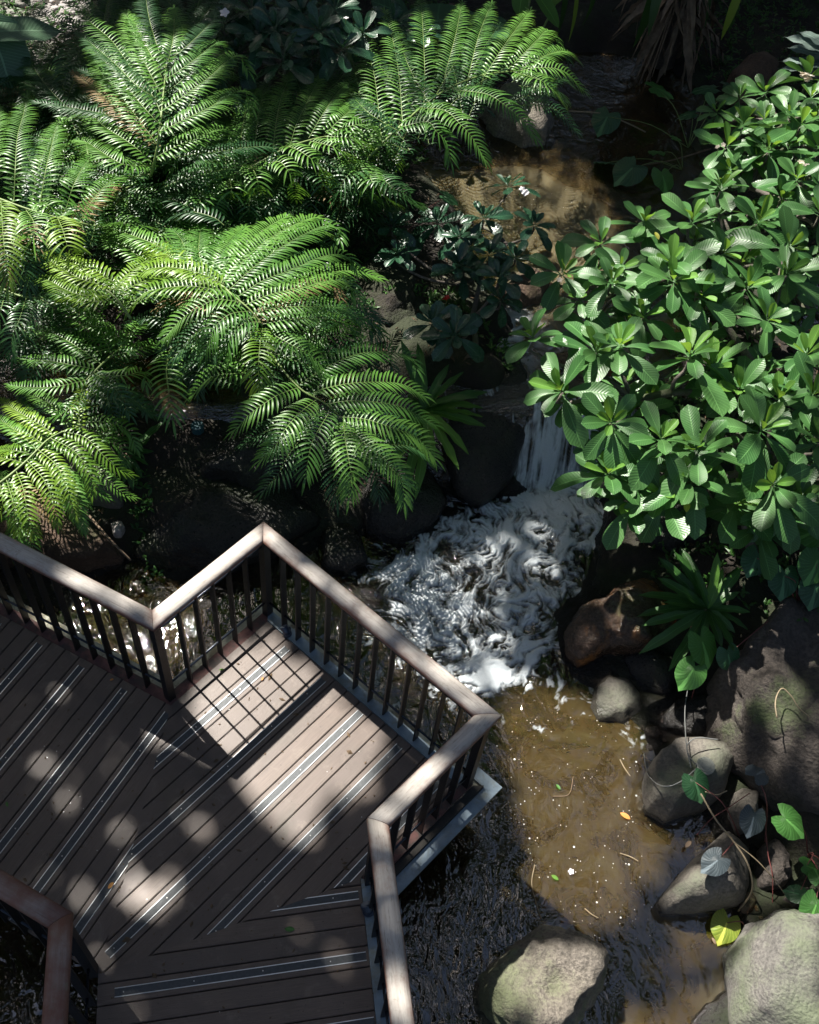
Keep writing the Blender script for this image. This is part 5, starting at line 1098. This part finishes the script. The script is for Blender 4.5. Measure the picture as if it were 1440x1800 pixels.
# ------------------------------------------------------------------ small things
# round light fixture with cable on the round stone
lc = at(1240, 1347, -.14); e = empty('light_fixture', tuple(lc), 'round grey underwater light resting on the round stone', 'lamp')
b = MB(); b.tube([lc-[0, 0, .02], lc, lc+[0, 0, .012], lc+[0, 0, .014]], [.062, .066, .066, .058], 28); b.build('housing', M['lamp_body'], e)
b = MB(); b.tube([lc+[0, 0, .0142], lc+[0, 0, .019]], [.052, .050], 28); b.build('lens', M['lamp_body'], e)
b = MB(); b.tube([lc+[0, 0, .0192], lc+[0, 0, .0215]], [.036, .034], 24); b.build('centre_cap', M['lamp_body'], e)
def line_obj(name, pts, rad, material, label, cat, n=30, group=None, sides=5):
    W = [at(*p) for p in pts]; C = catmull(W, n); mb = MB(); rr = rad if not hasattr(rad, '__len__') else list(np.linspace(rad[0], rad[1], n)); mb.tube(C, rr, sides)
    return mb.build(name, material, None, smooth=True, label=label, cat=cat, group=group, origin=W[0])
line_obj('cable', [(1225,1345,-.12),(1212,1330,-.14),(1208,1310,-.12),(1225,1297,-.1),(1262,1300,-.12)], .0045, M['cable'], 'grey cable looping up behind the round light', 'cable')
line_obj('cable', [(1222,1353,-.12),(1195,1375,-.1),(1165,1382,-.15),(1140,1362,-.35),(1132,1325,-.6)], .0045, M['cable'], 'grey cable looping over the left of the round stone', 'cable')
line_obj('cable', [(1215,1350,-.12),(1207,1310,-.1),(1204,1250,-.2),(1210,1205,-.3)], .004, M['cable'], 'thin cable hanging from the leaves to the round light', 'cable')
line_obj('root', [(1232,1395,-.1),(1258,1440,-.12),(1290,1480,-.15),(1315,1520,-.15),(1322,1565,-.3),(1298,1602,-.55)], .0065, M['root'], 'pale root bending over the wedge shaped stone', 'root')
line_obj('root', [(1290,1480,-.14),(1330,1512,-.2),(1360,1545,-.25),(1380,1572,-.25)], .004, M['root'], 'thin pale root running right to the tan stone', 'root')
line_obj('root', [(1240,1392,-.1),(1260,1397,-.15),(1278,1390,-.15)], .005, M['root'], 'short pale root behind the round stone', 'root')
line_obj('root', [(1366,1262,.36),(1363,1240,.36),(1366,1222,.37),(1376,1210,.37),(1392,1225,.36),(1405,1245,.34),(1425,1262,.3)], (.006, .004), M['root'], 'ochre twisted root lying on the huge boulder', 'root')
line_obj('twig', [(130,880,-.02),(155,905,-.08),(195,950,-.15),(230,985,-.3)], (.012, .009), M['dead'], 'dark stick leaning down the earth bank behind the railing', 'stick')
line_obj('vine', [(1318,1394,-.15),(1280,1420,-.25),(1250,1440,-.35),(1225,1468,-.5)], .0035, M['redstem'], 'thin red stem crossing above the wedge shaped stone', 'stem')
line_obj('vine', [(1345,1440,-.2),(1350,1500,-.3),(1358,1540,-.35),(1358,1595,-.5)], .004, M['redstem'], 'reddish stem dropping beside the small dark stone', 'stem')
line_obj('twig', [(940,1520,-.592),(935,1555,-.59),(945,1595,-.59),(952,1615,-.592)], .003, M['root'], 'pale curved twig floating on the shallow brown water', 'twig')
line_obj('twig', [(1090,1335,-.5),(1098,1350,-.5),(1108,1364,-.5)], .004, M['root'], 'tan stick at the edge of the brown shallows', 'twig')
line_obj('twig', [(1090,1500,-.592),(1108,1506,-.59),(1122,1514,-.592)], .004, M['root'], 'short tan stick floating left of the wedge shaped stone', 'twig')
line_obj('twig', [(1028,1597,-.592),(1040,1607,-.59),(1052,1614,-.592)], .004, M['root'], 'brown stick floating above the sunlit granite boulder', 'twig')
line_obj('twig', [(972,1400,-.592),(1000,1396,-.59),(1008,1365,-.592)], .0025, M['dead'], 'thin red brown twig curled on the water', 'twig')
line_obj('branch', [(1000,195,.3),(1060,200,.3),(1100,215,.25),(1135,232,.18)], .008, M['root'], 'pale twig sloping into the dark pond', 'twig')
line_obj('branch', [(1130,290,.18),(1180,282,.2),(1250,262,.25)], .008, M['dead'], 'brown branch lying over the dark pond', 'branch')
line_obj('branch', [(690,440,.4),(740,415,.5),(790,405,.55),(850,400,.55)], (.014, .008), M['bark'], 'bare branch below the dark shrub', 'branch')
line_obj('branch', [(60,520,.8),(110,550,.75),(160,585,.7)], (.010, .008), M['dead'], 'brown stalk crossing the gap under the yellow green fern', 'branch')
# teal drain cap
dc = at(347, 748, .18); e = empty('drain_cap', tuple(dc), 'round teal plastic cap standing in the dark earth under the ferns', 'cap')
b = MB(); b.tube([dc-[0, 0, .06], dc, dc+[0, 0, .008]], [.052, .054, .050], 24); b.build('cup', M['teal'], e)
b = MB(); b.tube([dc+[0, 0, .0085], dc+[0, 0, .013]], [.044, .040], 24); b.build('lid', M['teal'], e)
# fallen leaves
FL = {k: leaf_mesh('leaf', 1, .45, 'oval', .25, .35, 0, 6, M[k]) for k in ('orange', 'taro_yl', 'plum_y', 'taro', 'dead', 'strap_l')}
def fallen(px, z, mk, L, az, label, grp=None):
    p = at(*px, z); o = link(bpy.data.objects.new('fallen_leaf', FL[mk])); o.matrix_world = orient(p, az, .08, random.uniform(-.2, .2), L); tag(o, label, 'leaf', grp)
fallen((1108, 1440), -.585, 'orange', .085, 2.6, 'orange dead leaf floating left of the round stone')
fallen((190, 1562), .012, 'orange', .05, 1.1, 'small yellow leaf on the dark strip near the lower left handrail')
fallen((500, 1633), .012, 'taro', .065, .1, 'green leaf on the boards at the bottom')
fallen((193, 1196), .012, 'orange', .03, .6, 'tiny ochre leaf on the shaded boards by the left railing')
fallen((14, 1418), .012, 'taro', .04, 2.2, 'tiny green leaf on the boards at the left edge')
fallen((385, 1178), .012, 'plum_y', .04, .4, 'pale green scrap of leaf inside the railing shadow')
fallen((460, 1196), .012, 'orange', .03, 1.4, 'yellow scrap on the lit boards beside the far strip')
fallen((588, 1464), .012, 'dead', .03, .4, 'brown scrap on the boards near the railing bend')
fallen((985, 1388), -.588, 'taro', .05, 2.2, 'bright green leaf scrap floating below the foam')
fallen((982, 1547), -.588, 'strap_l', .06, 2.6, 'green leaf floating beside the faded blossom')
fallen((1215, 1478), -.55, 'petal' if False else 'dead', .07, 4.0, 'curled brown leaf at the tip of the red stem')
fallen((1312, 1205), 0.0, 'dead', .06, 1.0, 'brown leaf on the side of the huge boulder')
fallen((120, 450), 1.35, 'taro_yl', .05, 1.0, 'yellow leaf caught on the yellow green fern') if False else None
fallen((1258, 1660), -.59, 'dead', .05, 2., 'brown scrap floating beside the yellowing taro leaf')
fallen((1152, 408), 1.5, 'taro_yl', .09, 5.0, 'single yellow leaf on the pond side of the upper plumeria')
fallen((1208, 880), 1.2, 'taro_yl', .10, 4.6, 'single yellow leaf hanging in the lower plumeria')

# stuff: floating specks, gravel, leaf litter, ground cover
def scatter(name, label, n, xy, zf, mesh_fn, material, kind='stuff'):
    mb = MB()
    for i in range(n):
        p = xy(); mesh_fn(mb, p)
    return mb.build(name, material, None, smooth=False, label=label, cat=name.replace('_', ' '), kind=kind)
def in_px(poly, z):
    P = np.array([at(x, y, z)[:2] for x, y in poly]); lo, hi = P.min(0), P.max(0)
    def f():
        while True:
            q = RNG.uniform(lo, hi)
            if inpoly(P, q[0], q[1]): return q
    return f
def speck(mb, p):
    r = RNG.uniform(.0015, .0042)*(1+(RNG.random() < .08)); z = float(water_z(np.array(p[0]), np.array(p[1])))+.003
    a = np.linspace(0, 2*math.pi, 7)[:-1]; mb.add([(p[0]+math.cos(t)*r, p[1]+math.sin(t)*r, z) for t in a]+[(p[0], p[1], z+r*.6)], [(k, (k+1) % 6, 6) for k in range(6)])
scatter('foam_bubbles', 'tiny white bubbles and specks drifting on the brown water', 240, in_px([(860,1240),(1100,1230),(1150,1450),(1150,1650),(1080,1800),(900,1640),(820,1450)], ZL), None, speck, M['speck'])
scatter('foam_bubbles', 'tiny specks on the sandy upper pond', 60, in_px([(780,320),(1000,300),(1040,380),(960,460),(880,450)], ZU), None, speck, M['speck'])
IV, IF = ICO[2]
def stone(lo, hi):
    def f(mb, p):
        r = RNG.uniform(lo, hi); z = float(ground(p[0], p[1]))
        s = RNG.uniform(.6, 1.2, 3)*r; s[2] *= .6; mb.add(IV*s + [p[0], p[1], z+s[2]*.4], IF)
    return f
scatter('gravel', 'sunlit gravel and white pebbles at the top left corner', 900, in_px([(-40,-30),(150,-30),(180,60),(120,130),(40,130),(-40,100)], .5), None, stone(.015, .05), M['gravel'])
def bed_stone(mb, p):
    r = RNG.uniform(.008, .035)*(1+1.2*(RNG.random() < .1)); z = float(ground(p[0], p[1])); q = RNG.uniform(.6, 1.3, 3)*r; q[2] *= .5; a = RNG.uniform(0, 3.14)
    V = IV*q*(1+RNG.normal(0, .06, (len(IV), 1))); c, d = math.cos(a), math.sin(a); V = np.stack([V[:, 0]*c-V[:, 1]*d, V[:, 0]*d+V[:, 1]*c, V[:, 2]], 1); mb.add(V+[p[0], p[1], z], IF)
scatter('stream_pebbles', 'small brown pebbles on the bed of the shallow stream', 700, in_px([(850,1230),(1130,1220),(1250,1480),(1330,1650),(1250,1850),(1000,1850),(880,1600)], -.75), None, bed_stone, M['rock_wet'])
def crumb(mb, p):
    a = RNG.uniform(0, 6.28); L = RNG.uniform(.004, .013)*(1+1.5*(RNG.random() < .12)); w = L*RNG.uniform(.3, .7); d = np.array([math.cos(a), math.sin(a), 0]); q = np.array([-d[1], d[0], 0]); c = np.array([p[0], p[1], .0035])
    mb.add([c-d*L, c+q*w, c+d*L, c-q*w, c+[0, 0, w*.6]], [(0, 3, 4), (3, 2, 4), (2, 1, 4), (1, 0, 4)])
scatter('deck_litter', 'crumbs of bark and dry leaf scattered over the boards', 260, in_px([(0,1130),(290,1240),(470,1095),(740,1320),(640,1560),(690,1800),(180,1790),(170,1700),(0,1560)], 0), None, crumb, M['litter'])
def shard(mb, p):
    z = float(ground(p[0], p[1]))+.012; a = RNG.uniform(0, 6.28); L = RNG.uniform(.025, .07); w = L*.28; t = RNG.normal(0, .25, 2)
    d = np.array([math.cos(a), math.sin(a), t[0]]); s = np.array([-math.sin(a), math.cos(a), t[1]]); c = np.array([p[0], p[1], z+.01])
    mb.add([c-d*L/2, c+s*w/2, c+d*L/2, c-s*w/2, c+[0, 0, .006]], [(0, 1, 4), (1, 2, 4), (2, 3, 4), (3, 0, 4)])
scatter('leaf_litter', 'brown dead leaves scattered over the dark banks', 3500, in_px([(-100,1010),(230,1000),(640,900),(880,600),(900,130),(400,-50),(-200,0)], .1), None, shard, M['litter'])
scatter('leaf_litter', 'brown dead leaves on the right bank', 1500, in_px([(1150,1000),(1440,1100),(1600,700),(1440,60),(1250,60),(1180,650)], .2), None, shard, M['litter'])
def sprig(mb, p):
    z = float(ground(p[0], p[1])); n = RNG.integers(4, 8); h = RNG.uniform(.03, .16)
    for k in range(n):
        a = RNG.uniform(0, 6.28); L = RNG.uniform(.04, .10); w = L*.34; el = RNG.uniform(.1, 1.1); c = np.array([p[0], p[1], z+h*RNG.uniform(.3, 1)])
        d = np.array([math.cos(a)*math.cos(el), math.sin(a)*math.cos(el), math.sin(el)]); s = np.array([-math.sin(a), math.cos(a), 0])
        mb.add([c, c+d*L*.5+s*w/2-[0, 0, .004], c+d*L-[0, 0, L*.2], c+d*L*.5-s*w/2-[0, 0, .004], c+d*L*.5+[0, 0, .003]], [(0, 1, 4), (1, 2, 4), (2, 3, 4), (3, 0, 4)])
scatter('ground_cover', 'low leafy weeds under the ferns and shrubs', 2600, in_px([(-200,560),(330,560),(640,640),(700,330),(900,80),(600,-80),(-200,-80)], .3), None, sprig, M['cover'])
scatter('ground_cover', 'small weeds between the plants of the right bank', 1900, in_px([(1170,930),(1320,1060),(1440,1080),(1600,700),(1500,-50),(1050,-60),(1250,140),(1180,650)], .3), None, sprig, M['cover'])
scatter('ground_cover', 'tiny green weeds on the dark rocks by the stream', 90, in_px([(640,580),(760,560),(930,650),(920,700),(780,600)], 0), None, sprig, M['cover'])
scatter('ground_cover', 'sparse weeds along the foot of the earth bank', 25, in_px([(225,830),(260,820),(270,940),(235,950)], 0), None, sprig, M['cover'])

# ------------------------------------------------------------------ unseen tree whose leaf gaps are shaped to place sun and shade
LIT = [  # (polygon in the photograph, height of the lit surface, softness, share of leaves taken out)
 ([(300,1235),(345,1165),(470,1085),(520,1130),(730,1275),(690,1330),(600,1450),(560,1500),(470,1505),(440,1440),(400,1370)], 0, .10, 1.),
 ([(160,1600),(210,1500),(262,1490),(330,1560),(290,1640),(220,1610)], 0, .06, .97), ([(130,1520),(165,1500),(190,1560),(150,1600),(120,1580)], 0, .05, .85),
 ([(85,1410),(140,1400),(145,1430),(95,1440)], 0, .04, .7), ([(205,1450),(232,1440),(240,1480),(215,1490)], 0, .03, .7), ([(310,1445),(345,1435),(395,1480),(370,1490)], 0, .03, .8), ([(0,1510),(60,1500),(80,1540),(20,1550)], 0, .04, .6),
 ([(470,1560),(560,1500),(640,1560),(600,1700),(520,1700)], 0, .1, .45), ([(60,1230),(110,1220),(110,1260),(70,1265)], 0, .04, .5),
 ([(20,935),(263,1050),(463,905),(480,925),(480,960),(265,1110),(30,990)], 1.04, .10, 1.), ([(463,905),(700,1090),(860,1220),(870,1260),(700,1440),(650,1470),(640,1420),(820,1250),(690,1140),(455,960)], 1.04, .07, .93),
 ([(640,1420),(690,1420),(740,1800),(690,1800)], 1.04, .06, 1.), ([(700,1480),(850,1350),(870,1380),(720,1550)], -.07, .06, .9),
 ([(-40,340),(140,370),(380,385),(600,380),(645,460),(620,560),(720,640),(560,700),(400,660),(300,600),(200,560),(-40,560)], 1.1, .12, 1.), ([(540,600),(760,640),(790,760),(720,900),(560,880),(400,740),(400,640)], .9, .1, .9),
 ([(-40,170),(130,160),(230,240),(440,100),(450,260),(640,170),(690,250),(700,360),(600,400),(140,370),(-40,350)], 1.4, .15, 1.), ([(590,60),(860,0),(960,0),(1040,130),(1010,190),(870,290),(690,300),(600,200)], 1.4, .12, .95),
 ([(120,100),(280,0),(320,0),(330,200),(250,260),(160,200)], 1.6, .1, 1.),
 ([(-40,690),(60,690),(170,740),(260,800),(200,900),(80,960),(-40,960)], .5, .1, 1.), ([(40,600),(180,560),(260,600),(260,680),(120,720),(0,700)], .75, .08, .92),
 ([(880,640),(960,460),(1040,380),(1180,330),(1260,150),(1400,80),(1500,80),(1500,560),(1440,830),(1300,880),(1200,960),(1060,930),(1000,800)], 1.4, .12, .93),
 ([(850,1150),(960,1190),(1110,1220),(1150,1310),(1140,1420),(1200,1470),(1160,1600),(1110,1660),(1000,1640),(930,1560),(880,1420),(860,1300)], -.6, .12, 1.),
 ([(840,960),(960,920),(1000,1000),(940,1060),(900,1010)], -.6, .05, .75), ([(960,740),(1080,720),(1090,820),(1000,860)], -.5, .15, .2),
 ([(870,1660),(960,1640),(1080,1680),(1300,1640),(1330,1600),(1500,1600),(1500,1900),(1040,1900),(960,1850),(880,1800)], -.3, .1, 1.),
 ([(1160,1470),(1290,1470),(1420,1400),(1440,1480),(1330,1600),(1150,1620)], -.2, .08, .97), ([(1125,1390),(1200,1350),(1290,1450),(1220,1460),(1140,1450)], -.3, .05, .9),
 ([(1290,1200),(1440,1180),(1500,1300),(1440,1400),(1330,1330)], .25, .08, .75), ([(1040,1195),(1110,1200),(1110,1270),(1050,1280)], -.4, .04, .9), ([(1010,1060),(1100,1050),(1110,1130),(1000,1150)], -.15, .05, .6),
 ([(760,300),(950,310),(1060,370),(1060,440),(960,480),(880,450),(800,380)], .15, .12, .97), ([(-60,-60),(160,-60),(170,60),(100,130),(-60,130)], .5, .1, 1.),
 ([(880,160),(980,180),(985,260),(900,260)], .5, .06, .8), ([(90,890),(200,890),(220,990),(120,1000)], -.15, .06, .75), ([(-60,20),(110,40),(110,90),(40,170),(-60,170)], 1.3, .08, .7), ([(1360,30),(1440,30),(1500,160),(1370,140)], 1.2, .06, .8),
 ([(60,1060),(260,1100),(240,1200),(140,1130)], -.6, .06, .2), ([(820,1460),(900,1440),(1010,1640),(1180,1630),(1250,1760),(1080,1800),(1080,1680),(960,1630),(850,1640)], -.6, .15, .5), ([(1130,1040),(1250,1090),(1200,1150),(1100,1100)], .1, .05, .3), ([(1200,20),(1330,30),(1330,120),(1200,120)], 1.2, .08, .4),
]
ZC = 14.0
def lift(p, z=ZC): t = (z-p[2])/(-SUN[2]); return p - SUN*t
LP = [(np.array([lift(at(x, y, z))[:2] for x, y in poly]), so, sh) for poly, z, so, sh in LIT]
def canopy():  # unseen leaf layer, thinned over LIT so sun reaches those spots
    n = 210000; X = RNG.uniform(-20, 6, n); Y = RNG.uniform(-1, 26, n); dz = RNG.uniform(-.8, 1.0, n)
    cx = X + SUN[0]/(-SUN[2])*dz; cy = Y + SUN[1]/(-SUN[2])*dz      # where the leaf's shadow crosses the reference plane
    wob = (vfbm(cx, cy, 3.0, 4, 61)-.5)*.35; prob = np.ones(n)
    for P, so, sh in LP:
        d = polydist(P, cx, cy)+wob*.6; prob = np.minimum(prob, 1-sh*sstep(-so*.3, so, d))
    DK = np.array([lift(at(x, y, -.6))[:2] for x, y in [(670,1030),(780,930),(880,880),(900,1010),(960,1090),(1000,1010),(1060,1000),(980,1150),(860,1220),(760,1150)]])
    prob = np.maximum(prob, .18*sstep(-.12, .12, polydist(DK, cx, cy)))  # leaves put back to keep sun off the foam
    clump = vfbm(X, Y, .75, 4, 71); prob *= np.where(X < -2.0, 1, np.where(clump > .49, .95, .0))
    k = RNG.random(n) < prob; X, Y, dz = X[k], Y[k], dz[k]; m = len(X)
    C = np.stack([X, Y, ZC+dz], 1); a = RNG.uniform(0, 6.28, m); el = RNG.normal(0, .45, m); L = RNG.uniform(.10, .18, m); W = L*.5
    D = np.stack([np.cos(a)*np.cos(el), np.sin(a)*np.cos(el), np.sin(el)], 1); S = np.stack([-np.sin(a), np.cos(a), RNG.normal(0, .3, m)], 1)
    V = np.stack([C-D*L[:, None], C+S*W[:, None], C+D*L[:, None], C-S*W[:, None]], 1).reshape(-1, 3)
    F = np.arange(m*4).reshape(m, 4)
    me = bpy.data.meshes.new('unseen_crown'); me.from_pydata(V.tolist(), [], F.tolist()); me.materials.append(M['canopy']); me.update(); return me
tr_ = empty('unseen_shade_tree', (-17, 15, .5), 'unseen tall tree, its foliage shaped to cast the dappled shade over the garden', 'tree')
cr_ = bpy.data.objects.new('unseen_crown', canopy()); link(cr_); cr_.parent = tr_; cr_.location = -tr_.location; tag(cr_, kind='stuff')
b = MB(); b.tube([(-17, 15, .2), (-16.8, 15, 6), (-16.5, 15, 13.4)], [.38, .3, .16], 12)
for ex, ey in ((-14.5, 9), (-19, 6), (-15, 22), (-8, 24), (-14.5, 15), (-1, 24)): b.tube(catmull([(-16.7, 15, 10.5), (-16.7+(ex+16.7)*.4, 15+(ey-15)*.6, 13.2), (ex, ey, 14.0)], 8), [.12, .1, .08, .07, .055, .045, .035, .02], 7)
b.build('trunk', M['bark'], tr_, smooth=True)
# dense planting round the clearing (beyond the frame and along its far edge)
def leaf_wall(name, label, n, xr, yr, h, g, seed, edge=None):
    rng = np.random.default_rng(seed); X = rng.uniform(*xr, n); Y = rng.uniform(*yr, n); top = h*(.7+.6*vfbm(X, Y, .35, 3, seed)); Z = .2+(top-.2)*rng.random(n)**.9
    a = rng.uniform(0, 6.28, n); el = rng.normal(-.3, .5, n); L = rng.uniform(.08, .2, n); W = L*.38
    C = np.stack([X, Y, Z], 1); D = np.stack([np.cos(a)*np.cos(el), np.sin(a)*np.cos(el), np.sin(el)], 1); S = np.stack([-np.sin(a), np.cos(a), rng.normal(0, .3, n)], 1)
    V = np.stack([C-D*L[:, None], C+S*W[:, None], C+D*L[:, None], C-S*W[:, None]], 1).reshape(-1, 3); F = np.arange(n*4).reshape(n, 4)
    me = bpy.data.meshes.new(name); me.from_pydata(V.tolist(), [], F.tolist()); me.materials.append(M['canopy']); me.update()
    return tag(link(bpy.data.objects.new(name, me)), label, 'planting', g, 'stuff')
leaf_wall('far_planting', 'dark mass of foliage beyond the far end of the pond', 60000, (-14, 14), (15.2, 19), 7.5, None, 3)
leaf_wall('far_planting', 'dark foliage beyond the right bank', 30000, (7.5, 10.5), (-4, 16), 6.5, None, 4)
leaf_wall('far_planting', 'dark foliage beyond the left side of the garden', 26000, (-11, -8.5), (0, 16), 4.0, None, 5)
